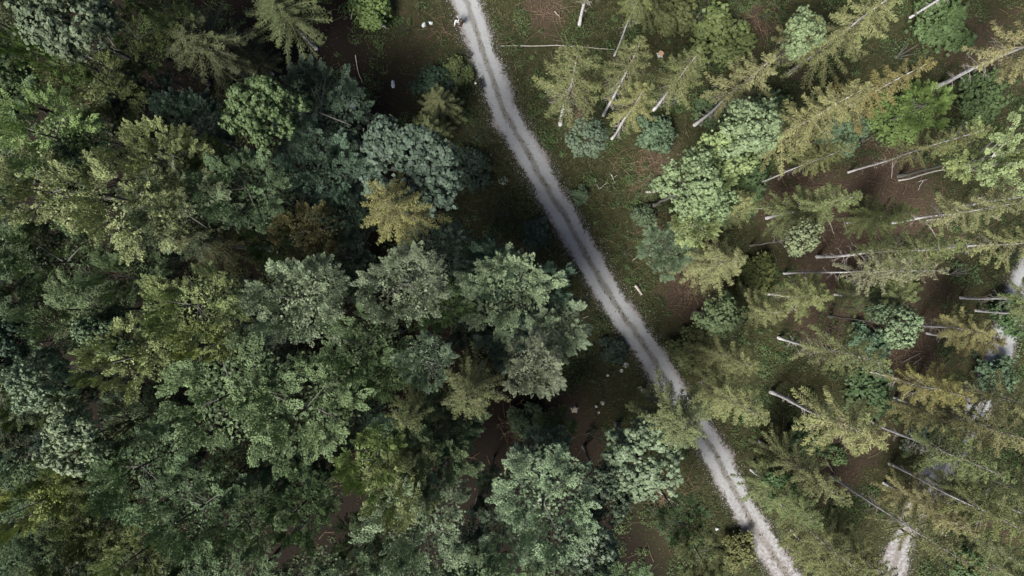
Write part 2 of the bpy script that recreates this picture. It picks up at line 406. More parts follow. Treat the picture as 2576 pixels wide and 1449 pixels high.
def spruce(seed, h=22.0, Lmax=3.1, z0=.3, whorls=17, per=6, bare=.12, dead=0, dense=1.0, droop=.42, tw=.34):
    """crown mesh, wood mesh (bough axes), trunk mesh, dead lower branch mesh"""
    r = np.random.default_rng(seed); L = Leaves(); T = Tubes(); B = T; D = T
    zs = np.linspace(0, h, 12); wob = .07
    ctr = lambda z: np.array([wob * math.sin(z * .5 + seed), wob * math.cos(z * .37 + seed), z])
    rr = .165 * (1 - zs / h) ** .9 + .012; rr[0] *= 1.18; zs = zs.copy(); zs[0] = -.4
    T.add([ctr(z) for z in zs], rr, 9); n_trunk = len(T.f)
    for wv in range(whorls):
        f = wv / (whorls - 1); z = h * (z0 + (1 - z0) * (f * .985)) - .15
        length = Lmax * ((1 - f) ** .75 * .93 + .09) * (1.0 if f > .12 else .8)
        nb = per if f < .8 else max(4, per - 2)
        off = r.uniform(0, 6.28); lt = .5 + r.normal() * .06
        for k in range(nb):
            az = off + k * 2 * math.pi / nb + r.normal() * .2; ln = length * r.uniform(.72, 1.15)
            st = np.linspace(0, 1, 8); dp = droop * (1.25 - f * 1.35)
            zz = z + r.uniform(-.25, .25) + ln * (.12 * st - dp * st ** 1.6 + .16 * st ** 4)
            bend = r.normal() * .16
            pts = np.stack([np.cos(az + bend * st) * ln * st, np.sin(az + bend * st) * ln * st, zz], 1) + ctr(z) * np.array([1, 1, 0])
            B.add(pts, .028 * (1 - .8 * st) * (.5 + ln / Lmax), 4, False)
            ns = max(5, int(ln * 6.5 * dense)); ss = np.linspace(bare, 1, ns) + r.normal(size=ns) * .02
            P = np.stack([np.interp(ss, st, pts[:, i]) for i in range(3)], 1)
            tg = norm(np.gradient(P, axis=0)); side = norm(np.cross(tg, np.array([0, 0, 1.])))
            bt = lt + r.normal() * .12
            for sg in (-1, 1, 0):
                tl = (.12 + tw * np.sin(np.pi * np.clip(.12 + .8 * ss, 0, 1)) ** .9) * r.uniform(.65, 1.2, ns) * (.55 + .45 * ln / Lmax)
                if sg == 0: td = norm(tg + np.array([0, 0, -.35]) + r.normal(size=(ns, 3)) * .3); tl = tl * .6
                else: td = norm(tg * .75 + side * sg + np.array([0, 0, -.38]) + r.normal(size=(ns, 3)) * .18)
                for q in range(5):
                    t = (q + .5) / 5 + r.uniform(-.1, .1, ns)
                    c = P + td * (tl * t)[:, None] + np.array([0, 0, -.1]) * (t ** 2 * tl)[:, None]
                    d = norm(td + r.normal(size=(ns, 3)) * .42); nr = norm(np.array([0, 0, 1.]) + r.normal(size=(ns, 3)) * .55)
                    bb = norm(np.cross(nr, d)); tipb = .1 * (ss - .5)
                    L.add(c, d, bb, r.uniform(.15, .3, ns), r.uniform(.045, .085, ns), np.clip(bt + tipb + r.normal(size=ns) * .17, 0, 1))
    n_bough = len(T.f)
    for k in range(dead):
        z = h * r.uniform(.12, z0 + .12); az = r.uniform(0, 6.28); ln = r.uniform(.4, 1.0) + 1.4 * max(0, (z / h - .22)) * 2
        s = np.linspace(0, 1, 4); pts = np.stack([np.cos(az) * ln * s, np.sin(az) * ln * s, z + ln * (-.05 * s - .25 * s * s)], 1) + ctr(z) * np.array([1, 1, 0])
        D.add(pts, .022 * (1 - .75 * s), 4, False)
        for q in range(3):
            s0 = r.uniform(.3, .9); p = pts[0] + (pts[-1] - pts[0]) * s0; a2 = az + r.choice((-1, 1)) * r.uniform(.5, .9); l2 = ln * .35
            D.add([p, p + np.array([math.cos(a2) * l2, math.sin(a2) * l2, -.1 * l2])], [.011, .005], 3, False)
    me = T.mesh('trunk'); mi = np.zeros(len(me.polygons), np.int32); mi[n_trunk:n_bough] = 1; mi[n_bough:] = 2
    me.polygons.foreach_set('material_index', mi)
    for q in ('bark_spruce', 'twig', 'deadwood'): me.materials.append(M[q])
    return L.mesh('spruce_crown'), me

LIB = {}
def lib_tree(kind, parts): LIB.setdefault(kind, []).append(parts)
for i in range(6):
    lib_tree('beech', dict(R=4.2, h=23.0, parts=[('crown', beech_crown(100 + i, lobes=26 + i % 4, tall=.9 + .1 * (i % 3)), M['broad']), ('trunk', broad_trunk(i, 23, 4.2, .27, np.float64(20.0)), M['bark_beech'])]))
for i in range(5):
    lib_tree('maple', dict(R=3.2, h=20.0, parts=[('crown', maple_crown(200 + i, lobes=15 + i % 3), M['maple']), ('trunk', broad_trunk(30 + i, 20, 3.2, .2, np.float64(17.5)), M['bark_beech'])]))
for i in range(4):
    c, t = spruce(300 + i, Lmax=3.5, z0=.22, whorls=13, per=6 + i % 2, bare=.1, dense=1.25, droop=.36 + .05 * i, tw=.34)
    lib_tree('spruce', dict(R=3.1, h=22.0, parts=[('crown', c, M['needle']), ('trunk', t, None)]))
for i in range(4):
    c, t = spruce(350 + i, h=26.0, Lmax=4.0, z0=.6, whorls=9, per=8 + i % 2, bare=.1, dense=1.25, droop=.5 + .06 * i, tw=.36)
    lib_tree('star_spruce', dict(R=3.7, h=26.0, parts=[('crown', c, M['needle']), ('trunk', t, None)]))
for i in range(6):
    c, t = spruce(400 + i, Lmax=3.1, z0=.47 + .06 * (i % 3), whorls=10, per=5 + i % 2, bare=.2, dead=34, dense=1.1, droop=.34 + .04 * i)
    lib_tree('bare_spruce', dict(R=2.8, h=22.0, parts=[('crown', c, M['needle']), ('trunk', t, None)]))
def shrub_mesh(seed, kind):
    r = np.random.default_rng(seed)
    if kind == 0: return beech_crown(seed, Rr=1.6, top=3.4, lobes=12, per=10, leaves=40, lsz=.11)
    return maple_crown(seed, Rr=1.6, top=3.9, lobes=12, per=13, lsz=.14, leaves=12, flat=.7)
for i in range(6):
    T = Tubes(); r = np.random.default_rng(60 + i)
    for k in range(5):
        az = r.uniform(0, 6.28); s = np.linspace(0, 1, 5); ln = r.uniform(.4, 1.1)
        T.add(np.stack([np.cos(az) * ln * s ** 1.5, np.sin(az) * ln * s ** 1.5, 2.2 * s], 1), .035 * (1 - .8 * s), 5)
    lib_tree('shrub', dict(R=1.6, h=3.6, parts=[('foliage', shrub_mesh(500 + i, i % 2), M['broad'] if i % 2 == 0 else M['maple']), ('stem', T.mesh('stem'), M['bark_beech'])]))
def birch(seed):
    r = np.random.default_rng(seed); T = Tubes(); L = Leaves(); h = 20.
    z = np.linspace(0, h * .72, 8); T.add(np.stack([.05 * np.sin(z), .05 * np.cos(z), z], 1), .08 * (1 - .6 * z / h) , 8)
    for k in range(9):
        z0 = h * r.uniform(.5, .72); az = k * 2.4; ln = r.uniform(1.2, 2.4); s = np.linspace(0, 1, 6); top = r.uniform(3, 5)
        pts = np.stack([np.cos(az) * ln * s ** .8, np.sin(az) * ln * s ** .8, z0 + top * s], 1); T.add(pts, .07 * (1 - .85 * s), 5)
        for q in range(10):
            p = pts[r.integers(3, 6)] + r.normal(size=3) * .45; o = norm(np.array([math.cos(az), math.sin(az), .5]) + r.normal(size=3) * .6)
            plume(L, p, o, r.uniform(.5, .9), .25, 50, r, .5 + r.normal() * .12, .16)
    return L.mesh('birch_crown'), T.mesh('trunk')
for i in range(2):
    c, t = birch(700 + i); lib_tree('birch', dict(R=2.6, h=19.5, parts=[('crown', c, M['broad']), ('trunk', t, M['bark_birch'])]))

COL = {'grey': (.132, .188, .095), 'bright': (.25, .318, .138), 'yellow': (.27, .29, .1), 'lime': (.16, .22, .072), 'mint': (.20, .26, .145), 'silver': (.21, .275, .18), 'palegrey': (.19, .252, .158),
       'blue': (.076, .125, .084), 'dark': (.048, .078, .05), 'olive': (.12, .158, .06), 'gold': (.17, .158, .056), 'copper': (.112, .12, .054), 'shaded_olive': (.065, .078, .03), 'green': (.095, .148, .062),  # darkest tones also carry canopy shade in the leaf colour
       'teal': (.108, .16, .092), 'sand': (.185, .188, .082), 'straw': (.24, .225, .135), 'moss': (.125, .146, .055)}
NAME = {'beech': 'beech_tree', 'maple': 'maple_tree', 'spruce': 'spruce_tree', 'star_spruce': 'spruce_tree', 'bare_spruce': 'spruce_tree', 'birch': 'birch_tree', 'shrub': 'shrub'}
CATG = {'beech': 'tree', 'maple': 'tree', 'spruce': 'tree', 'star_spruce': 'tree', 'bare_spruce': 'tree', 'birch': 'tree', 'shrub': 'shrub'}
USED = {}
def plant(kind, loc, rad, h, colour, label, group, variant=None):
    v = LIB[kind]; k = USED.get(kind, 0); USED[kind] = k + 1
    P = v[(k if variant is None else variant) % len(v)]
    root = empty(NAME[kind], (loc[0], loc[1], 0), random.uniform(0, 6.28))
    s = rad / P['R']; root.scale = (s, s, h / P['h'])
    tag(root, label, CATG[kind], group)
    col = [c * .62 for c in COL[colour]]
    j = [random.uniform(.93, 1.07) for _ in range(3)]
    for nm, me, mt in P['parts']:
        if not me.materials: me.materials.append(mt)
        o = bpy.data.objects.new(nm, me); C.objects.link(o); o.parent = root
        if nm in ('crown', 'foliage'): o.color = (col[0] * j[0], col[1] * j[1], col[2] * j[2], 1)
    return root

# crowns seen from above: photo x, y, crown diameter (photo units), height m, kind, colour, label
CROWNS = [
 (28, 40, 150, 22, 'star_spruce', 'copper', 'dull gold spruce cut off by the top left corner'),
 (185, 62, 205, 25, 'maple', 'teal', 'big minty grey maple crown near the top left corner'),
 (322, 85, 150, 20, 'beech', 'olive', 'olive broadleaf tree just right of the big minty maple'),
 (405, 10, 120, 21, 'beech', 'olive', 'olive tree at the top edge above the big dark spruce'),
 (525, 130, 250, 16, 'star_spruce', 'shaded_olive', 'large dark olive spruce with a long lit bough, beside the black gap'),
 (725, 45, 220, 13, 'star_spruce', 'shaded_olive', 'dark olive spruce hanging over the top edge left of the litter clearing'),
 (640, 150, 120, 10, 'spruce', 'shaded_olive', 'low shaded spruce inside the black gap near the top'),
 (88, 132, 90, 22, 'beech', 'lime', 'small yellow green tree under the big minty maple'),
 (215, 205, 215, 21, 'beech', 'olive', 'wide olive gold tree below the big minty maple'),
 (30, 215, 140, 18, 'maple', 'green', 'deep green maple low at the left edge, upper part'),
 (345, 250, 160, 18, 'beech', 'dark', 'dim dark green tree right of the wide olive gold tree'),
 (465, 310, 190, 20, 'beech', 'dark', 'dark grey green tree with feathery sprays below the black gap'),
 (672, 285, 175, 23, 'maple', 'green', 'fresh green maple with pale tufts above the dark blue crowns'),
 (790, 270, 230, 21, 'beech', 'dark', 'dark blue green tree at the rim of the litter clearing'),
 (85, 330, 215, 25, 'beech', 'bright', 'bright yellowish beech at the left edge, uppermost bright one'),
 (245, 345, 140, 21, 'beech', 'green', 'mid green beech between the olive gold tree and the bright canopy'),
 (390, 395, 190, 24, 'beech', 'bright', 'pale grey green beech with a rounded top in the upper left canopy'),
 (70, 470, 190, 26, 'beech', 'bright', 'bright beech at the left edge above a black hole'),
 (185, 425, 120, 22, 'maple', 'teal', 'small bluish maple tucked between bright beeches'),
 (278, 505, 235, 26, 'beech', 'bright', 'bright yellow green beech left of the pale centre crown'),
 (425, 520, 230, 25, 'beech', 'grey', 'pale speckled beech in the middle of the left canopy'),
 (600, 470, 220, 22, 'beech', 'grey', 'grey green beech beside the copper tinged tree, upper side'),
 (520, 395, 110, 20, 'beech', 'lime', 'small beech with lime tufts amid dull crowns'),
 (800, 420, 220, 20, 'beech', 'blue', 'dark blue grey tree left of the black gap by the golden spruce'),
 (765, 580, 150, 22, 'beech', 'copper', 'copper tinged broadleaf tree left of the golden star spruce'),
 (860, 545, 130, 20, 'beech', 'blue', 'small blue grey tree touching the copper tinged tree'),
 (555, 615, 205, 21, 'star_spruce', 'shaded_olive', 'shaded brownish spruce with drooping boughs in the left canopy'),
 (1045, 415, 235, 22, 'maple', 'blue', 'blue grey maple partly behind the golden star spruce'),
 (1010, 532, 225, 27, 'star_spruce', 'gold', 'golden spruce with boughs spread like a star'),
 (1088, 635, 160, 19, 'beech', 'blue', 'blue green tree just below the golden star spruce'),
 (1015, 715, 210, 25, 'beech', 'palegrey', 'bright silver green beech in the centre of the canopy'),
 (1105, 770, 130, 20, 'beech', 'green', 'mid green tree right of the bright silver green beech'),
 (735, 765, 225, 24, 'beech', 'palegrey', 'silvery grey green tree with spiky outline left of centre'),
 (835, 720, 120, 16, 'spruce', 'moss', 'small dull green spruce between the two silvery trees'),
 (460, 770, 205, 26, 'beech', 'bright', 'brightest yellow green beech of the left canopy, above the lime tree'),
 (495, 870, 110, 25, 'beech', 'yellow', 'small lime yellow tree under the brightest yellow green beech'),
 (312, 700, 135, 23, 'beech', 'grey', 'grey green beech with narrow crown left of the brightest one'),
 (130, 655, 240, 22, 'beech', 'green', 'spreading green beech below the black hole at the left'),
 (30, 630, 130, 19, 'beech', 'green', 'leafy green tree cut by the left edge beside the black hole'),
 (175, 795, 190, 24, 'beech', 'grey', 'olive green beech above the pale mint maple of the left edge'),
 (50, 760, 150, 20, 'beech', 'green', 'dim green beech at the left edge, halfway down'),
 (30, 870, 120, 19, 'maple', 'blue', 'bluish maple with small tufts cut by the left edge'),
 (120, 950, 140, 24, 'maple', 'palegrey', 'pale mint maple near the left edge'),
 (292, 832, 125, 22, 'maple', 'teal', 'dark teal maple with round tufts between olive beeches'),
 (282, 905, 185, 25, 'beech', 'bright', 'yellowish beech below the dark teal maple'),
 (560, 1000, 290, 25, 'beech', 'grey', 'broad grey green beech of even texture in the lower left canopy'),
 (745, 1035, 285, 23, 'beech', 'grey', 'wide grey green beech with pale tufts below the silvery tree'),
 (900, 880, 190, 23, 'beech', 'grey', 'green beech with forked sprays left of the pale minty tree'),
 (960, 950, 120, 22, 'beech', 'green', 'round green beech beside the green star spruce'),
 (1062, 915, 135, 24, 'beech', 'palegrey', 'small minty tree above the green star spruce'),
 (1285, 735, 225, 18, 'beech', 'palegrey', 'bluish silver tree by the track, largest of its clump'),
 (1402, 832, 150, 15, 'beech', 'palegrey', 'pale green tree leaning over the shaded verge of the track'),
 (1235, 680, 150, 15, 'beech', 'blue', 'dark bluish tree behind the bluish silver one'),
 (1370, 728, 140, 13, 'beech', 'blue', 'dim blue green tree nearest the track beside the silver one'),
 (1340, 925, 150, 17, 'beech', 'palegrey', 'light green tree at the bottom of the silver clump'),
 (1275, 860, 140, 15, 'beech', 'blue', 'grey blue tree above the orange spruce'),
 (1188, 970, 185, 25, 'star_spruce', 'copper', 'orange brown spruce with thin star boughs'),
 (1050, 1022, 165, 24, 'star_spruce', 'moss', 'green star shaped spruce left of the orange brown one'),
 (1140, 1080, 145, 20, 'beech', 'teal', 'minty dark tree under the orange brown spruce'),
 (1010, 1110, 140, 19, 'beech', 'blue', 'dim grey tree under the green star spruce'),
 (205, 1100, 170, 24, 'maple', 'palegrey', 'silvery maple in the lower left canopy'),
 (65, 1020, 165, 22, 'beech', 'olive', 'yellowish olive tree at the left edge below the pale mint maple'),
 (45, 1130, 140, 18, 'beech', 'blue', 'dark bluish tree at the left edge, lower part'),
 (335, 1075, 170, 20, 'beech', 'grey', 'muted green tree right of the silvery maple'),
 (325, 1190, 220, 24, 'beech', 'grey', 'grey green beech below the muted green tree'),
 (160, 1225, 175, 23, 'beech', 'olive', 'brownish olive tree right of the pale yellow tree'),
 (50, 1285, 120, 24, 'beech', 'yellow', 'pale yellow tree cut by the left edge near the bottom'),
 (250, 1300, 195, 23, 'beech', 'olive', 'dull olive beech in the bottom left quarter'),
 (460, 1310, 235, 24, 'beech', 'grey', 'wide grey green beech near the bottom left'),
 (585, 1180, 160, 20, 'beech', 'green', 'small green beech in the shade below the broad even one'),
 (610, 1320, 180, 22, 'beech', 'grey', 'pale tipped beech in the bottom canopy beside the red brown hole'),
 (740, 1290, 190, 22, 'beech', 'green', 'green beech left of the red brown hole'),
 (720, 1180, 130, 19, 'beech', 'blue', 'dusky tree between two wide grey green beeches'),
 (930, 1170, 160, 25, 'beech', 'lime', 'vivid yellow green tree with pointed sprays near the bottom centre'),
 (1085, 1150, 195, 22, 'beech', 'grey', 'dense green beech right of the vivid yellow green tree'),
 (1005, 1240, 170, 24, 'beech', 'bright', 'light green beech under the vivid yellow green tree'),
 (1040, 1340, 250, 23, 'beech', 'palegrey', 'large grey green beech at the bottom centre'),
 (905, 1400, 150, 20, 'beech', 'green', 'dark green beech at the bottom edge right of the red hole'),
 (1175, 1400, 150, 20, 'beech', 'blue', 'dim beech at the bottom edge left of the giant mint tree'),
 (1372, 1275, 270, 23, 'beech', 'silver', 'giant pale mint tree beside the track near the bottom'),
 (1510, 1230, 140, 17, 'maple', 'teal', 'dusky teal shoulder tree against the giant mint tree'),
 (1470, 1365, 150, 20, 'maple', 'palegrey', 'round pale tree at the foot of the giant mint tree'),
 (1265, 1365, 130, 21, 'beech', 'silver', 'small mint beech at the lower left of the giant mint tree'),
 (1370, 1150, 130, 17, 'beech', 'blue', 'dark bluish tree above the giant mint tree'),
 (1612, 1160, 190, 17, 'maple', 'mint', 'pale mint maple beside the track under the leaning spruce'),
 (1688, 1045, 215, 21, 'star_spruce', 'olive', 'dark olive spruce leaning over the track'),
 (1400, 1075, 95, 8, 'beech', 'green', 'small green tree in the shaded clearing above the mint trees'),
 (1230, 1240, 80, 14, 'beech', 'teal', 'sparse teal sapling at the left rim of the giant mint tree'),
 (180, 1410, 210, 23, 'beech', 'olive', 'yellowish beech at the bottom edge, far left'),
 (330, 1410, 150, 21, 'beech', 'bright', 'light beech at the bottom edge between olive and grey crowns'),
 (490, 1430, 150, 21, 'beech', 'green', 'half hidden green beech at the bottom edge below the wide grey one'),
 (820, 1150, 90, 15, 'beech', 'dark', 'very dark low tree in the gap left of the vivid yellow green tree'),
 (60, 1400, 130, 18, 'beech', 'green', 'dark leafy tree in the bottom left corner'),
 (660, 610, 110, 17, 'beech', 'green', 'shadowed green tree between brownish spruce and copper tree'),
 (590, 760, 130, 17, 'beech', 'dark', 'very dark low tree right of the brightest beech'),
 (860, 640, 130, 17, 'beech', 'blue', 'low bluish tree under the copper tinged tree'),
 (1110, 265, 120, 7, 'spruce', 'moss', 'low young spruce on the mossy slope left of the dog'),
 (1085, 330, 120, 8, 'spruce', 'moss', 'young dark spruce above the blue grey maple'),
 (1215, 640, 90, 8, 'beech', 'blue', 'small bluish tree in shade left of the track middle'),
 (905, 700, 110, 14, 'beech', 'dark', 'dim low tree between the spiky silvery tree and the bright silver green beech'),  # filler understorey in a darkened leaf colour, so the canopy gaps stay dark
 (390, 640, 120, 14, 'beech', 'dark', 'dim low tree above the brightest yellow green beech'),
 (650, 880, 130, 15, 'beech', 'dark', 'dim low tree below the spiky silvery tree'),
 (410, 990, 120, 15, 'beech', 'dark', 'dim low tree under the small lime yellow tree'),
 (150, 545, 120, 12, 'beech', 'dark', 'dim low tree in the black hole at the left'),
 (880, 1060, 120, 14, 'beech', 'dark', 'dim low tree right of the wide beech with pale tufts'),
 (430, 1180, 110, 15, 'beech', 'dark', 'dim low tree under the broad beech of even texture'),
 (230, 990, 120, 15, 'beech', 'dark', 'dim low tree between pale mint maple and silvery maple'),
 (1180, 830, 110, 13, 'beech', 'dark', 'dim low tree in the gap left of the bluish silver tree'),
 # right of the track
 (1880, 330, 165, 21, 'maple', 'mint', 'tall pale mint maple right of the track, upper of its row'),
 (1830, 385, 150, 19, 'maple', 'bright', 'light green maple between the two pale mint ones'),
 (1740, 465, 165, 19, 'maple', 'mint', 'pale mint maple at the lower end of the bright row'),
 (1755, 560, 115, 16, 'beech', 'bright', 'light green tree at the tail of the bright maple row'),
 (1795, 430, 120, 18, 'beech', 'bright', 'feathery light tree between the mint maples, middle of the row'),
 (1790, 520, 110, 16, 'maple', 'mint', 'loose mint tuft at the lower middle of the maple row'),
 (1840, 480, 140, 13, 'beech', 'green', 'darker green tree in the shade of the bright maple row'),
 (1480, 345, 105, 8, 'maple', 'teal', 'round light green young maple nearest the track bend'),
 (1680, 630, 130, 10, 'beech', 'teal', 'bluish green young beech above the bare white trunk'),
 (1812, 795, 125, 10, 'maple', 'green', 'vivid green young maple below the pale spruce'),
 (2015, 90, 115, 17, 'maple', 'mint', 'slender pale mint maple near the top, beside a brownish spruce'),
 (2115, 325, 120, 10, 'maple', 'teal', 'bluish green young maple below the golden spruces'),
 (2012, 600, 95, 15, 'maple', 'mint', 'small pale mint maple amid bare sloping trunks'),
 (2252, 815, 110, 15, 'maple', 'mint', 'pale mint maple over the dark hole at the right'),
 (2195, 780, 50, 13, 'maple', 'mint', 'tiny mint maple tuft above the dark hole'),
 (2335, 262, 130, 10, 'beech', 'lime', 'light green young beech in the upper right clearing'),
 (2500, 380, 150, 17, 'beech', 'bright', 'yellow green tree at the right edge over forked white stems'),
 (2100, 1140, 60, 10, 'maple', 'green', 'small green maple under the golden lower right spruce'),
 (1965, 1215, 90, 9, 'maple', 'green', 'dark green young maple right of the lower track'),
 (2410, 1425, 110, 12, 'maple', 'green', 'dark green maple at the bottom edge beside the far track'),
 (1720, 1320, 115, 12, 'beech', 'green', 'green young tree left of the track near the bottom'),
 (1765, 1400, 120, 14, 'beech', 'moss', 'olive green young tree at the bottom edge left of the track'),
]
# trees whose trunk foot shows: foot x, y, height m, crown radius m, kind, colour, label
TRUNKS = [
 (1409, 312, 23.5, 3.1, 'bare_spruce', 'moss', 'olive spruce with pale trunk and dead twigs, nearest the track bend'),
 (1519, 290, 23.0, 2.4, 'bare_spruce', 'moss', 'thin spruce with a long bare white trunk above the young maple'),
 (1538, 351, 20.0, 2.2, 'bare_spruce', 'sand', 'spruce with short white trunk foot right of the round young maple'),
 (1643, 278, 19.0, 2.4, 'bare_spruce', 'moss', 'olive spruce below the orange topped stump'),
 (1748, 316, 22.5, 2.6, 'bare_spruce', 'sand', 'pale spruce with bare white trunk left of the tall mint maple'),
 (1545, 140, 22.0, 1.6, 'bare_spruce', 'moss', 'thin lichen spotted trunk where the fallen pole ends'),
 (1458, 61, 23.0, 2.6, 'bare_spruce', 'moss', 'spruce at the top edge with only its white trunk foot in view'),
 (1600, 60, 15.0, 2.5, 'spruce', 'moss', 'broken olive spruce at the top edge left of the green thicket'),
 (1729, 667, 18.0, 3.0, 'spruce', 'sand', 'pale golden spruce with short bare trunk beside the brushwood'),
 (1225, 460, 0.0, 0, '', '', ''),
 (1770, 545, 15.0, 2.3, 'bare_spruce', 'sand', 'sandy spruce mixed into the lower end of the maple row'),
 (1900, 190, 16.0, 2.2, 'bare_spruce', 'sand', 'brownish spruce beside the slender mint maple'),
 (1985, 185, 24.0, 3.3, 'spruce', 'sand', 'big golden spruce at the top edge, right half'),
 (1890, 380, 25.0, 3.2, 'spruce', 'sand', 'wide golden spruce in the upper right with upright bough tips'),
 (2010, 330, 24.0, 2.8, 'spruce', 'gold', 'gold spruce touching the wide golden one on its right'),
 (2355, 217, 22.0, 3.4, 'bare_spruce', 'sand', 'yellowish spruce in the upper right with leaning bare trunk'),
 (2290, 45, 20.0, 2.0, 'bare_spruce', 'moss', 'dark bare trunk at the top edge in the upper right'),
 (1909, 460, 21.0, 1.3, 'bare_spruce', 'moss', 'thin bare trunk over red litter right of the maple row'),
 (2135, 434, 22.0, 1.7, 'bare_spruce', 'moss', 'long thin sloping trunk reaching the yellow green right edge tree'),
 (1930, 549, 20.0, 2.7, 'spruce', 'moss', 'drooping olive spruce in the middle of the litter slope'),
 (2054, 646, 24.0, 2.6, 'bare_spruce', 'moss', 'olive spruce on a long trunk above the pale dead spruce'),
 (1973, 687, 28.0, 1.8, 'bare_spruce', 'straw', 'straw coloured dying spruce with a long level trunk'),
 (2318, 628, 22.0, 2.3, 'bare_spruce', 'sand', 'thin spruce with bare trunk at the right edge, halfway up'),
 (2415, 519, 20.0, 2.3, 'bare_spruce', 'moss', 'dim trunk at the right edge below the yellow green tree'),
 (2415, 748, 16.0, 2.2, 'bare_spruce', 'moss', 'bare trunk crossing the far track at the right edge'),
 (2453, 781, 16.0, 2.0, 'bare_spruce', 'moss', 'lower bare trunk crossing the far track at the right edge'),
 (2302, 815, 12.0, 2.2, 'bare_spruce', 'sand', 'golden tipped spruce just left of the white track patch'),
 (2331, 839, 11.5, 2.0, 'bare_spruce', 'gold', 'gold spruce under the golden tipped one by the white patch'),
 (1958, 851, 22.0, 2.6, 'bare_spruce', 'moss', 'olive spruce with curved pale trunk over brown litter'),
 (2306, 948, 20.0, 2.5, 'bare_spruce', 'sand', 'spruce with long bare trunk below the dark hole'),
 (1940, 987, 22.5, 3.2, 'bare_spruce', 'sand', 'sandy spruce with long white trunk at the lower right of the track'),
 (2193, 1062, 21.0, 2.6, 'bare_spruce', 'moss', 'olive spruce with short dark trunk foot in the lower right'),
 (2247, 1008, 15.0, 2.6, 'spruce', 'sand', 'golden spruce above the olive one in the lower right'),
 (2090, 1199, 23.5, 2.2, 'bare_spruce', 'moss', 'green tipped spruce with a long white trunk beside the far track'),
 (2238, 1167, 23.0, 2.2, 'bare_spruce', 'moss', 'dim spruce with long dark trunk crossing the far track'),
 (2460, 1407, 22.0, 2.6, 'bare_spruce', 'moss', 'white bare trunk in the bottom right corner'),
 (2502, 1260, 19.0, 2.6, 'bare_spruce', 'sand', 'bare trunk at the right edge above the corner trunk'),
 (2225, 1215, 15.0, 2.6, 'spruce', 'sand', 'golden low spruce in the lower right with no trunk showing'),
 (2295, 1262, 17.0, 2.6, 'spruce', 'moss', 'olive spruce right of the far track near the bottom'),
 (1910, 1110, 20.0, 2.6, 'spruce', 'moss', 'dark green spruce right of the lower track'),
 (1990, 1335, 16.0, 2.6, 'spruce', 'moss', 'shaded spruce at the bottom edge right of the track end'),
 (2030, 1290, 18.0, 2.6, 'spruce', 'moss', 'olive spruce below the long white trunk near the far track'),
 (2075, 1385, 15.0, 2.5, 'spruce', 'moss', 'olive spruce at the bottom edge left of the far track'),
 (2370, 1340, 17.0, 2.6, 'spruce', 'moss', 'mossy spruce in the bottom right, left of the corner trunk'),
 (2330, 1200, 15.0, 2.4, 'spruce', 'sand', 'golden tipped spruce at the lower right edge beside the far track'),
 (1890, 1180, 17.0, 2.7, 'spruce', 'moss', 'wide dark spruce filling the bottom between the two tracks'),
 (1960, 1265, 18.0, 2.6, 'spruce', 'moss', 'dark spruce at the bottom edge between the two tracks'),
 (1755, 870, 18.0, 2.5, 'spruce', 'moss', 'olive green spruce right of the track, upper of three'),
 (1760, 960, 20.0, 2.7, 'spruce', 'sand', 'golden green spruce right of the track below the olive one'),
 (1830, 770, 16.0, 2.2, 'spruce', 'sand', 'sandy spruce right of the vivid green young maple'),
 (1930, 740, 14.0, 2.4, 'bare_spruce', 'moss', 'mossy spruce above the curved pale trunk'),
 (2100, 740, 15.0, 2.4, 'spruce', 'moss', 'shaggy spruce left of the small mint maple pair'),
 (2130, 560, 13.0, 2.2, 'spruce', 'moss', 'short olive spruce behind the drooping one'),
 (2240, 560, 20.0, 2.4, 'bare_spruce', 'sand', 'sandy spruce at the right edge above the far track'),
 (2170, 930, 18.0, 2.3, 'bare_spruce', 'gold', 'brownish gold spruce below the mint maple at the right'),
 (2290, 1120, 20.0, 2.6, 'bare_spruce', 'moss', 'shaggy dark spruce at the lower right edge'),
 (2250, 1000, 23.0, 2.5, 'bare_spruce', 'sand', 'sandy tipped spruce near the right edge below the white patch'),
 (2260, 455, 20.0, 3.0, 'birch', 'bright', 'birch with forked white stems leaning to the right edge'),
 (1568, -10, 19.0, 2.2, 'beech', 'lime', 'grey trunk at the top edge left of the people'),
 (1710, 1455, 14.0, 1.6, 'birch', 'green', 'slim birch with thin white stem at the bottom edge'),
]
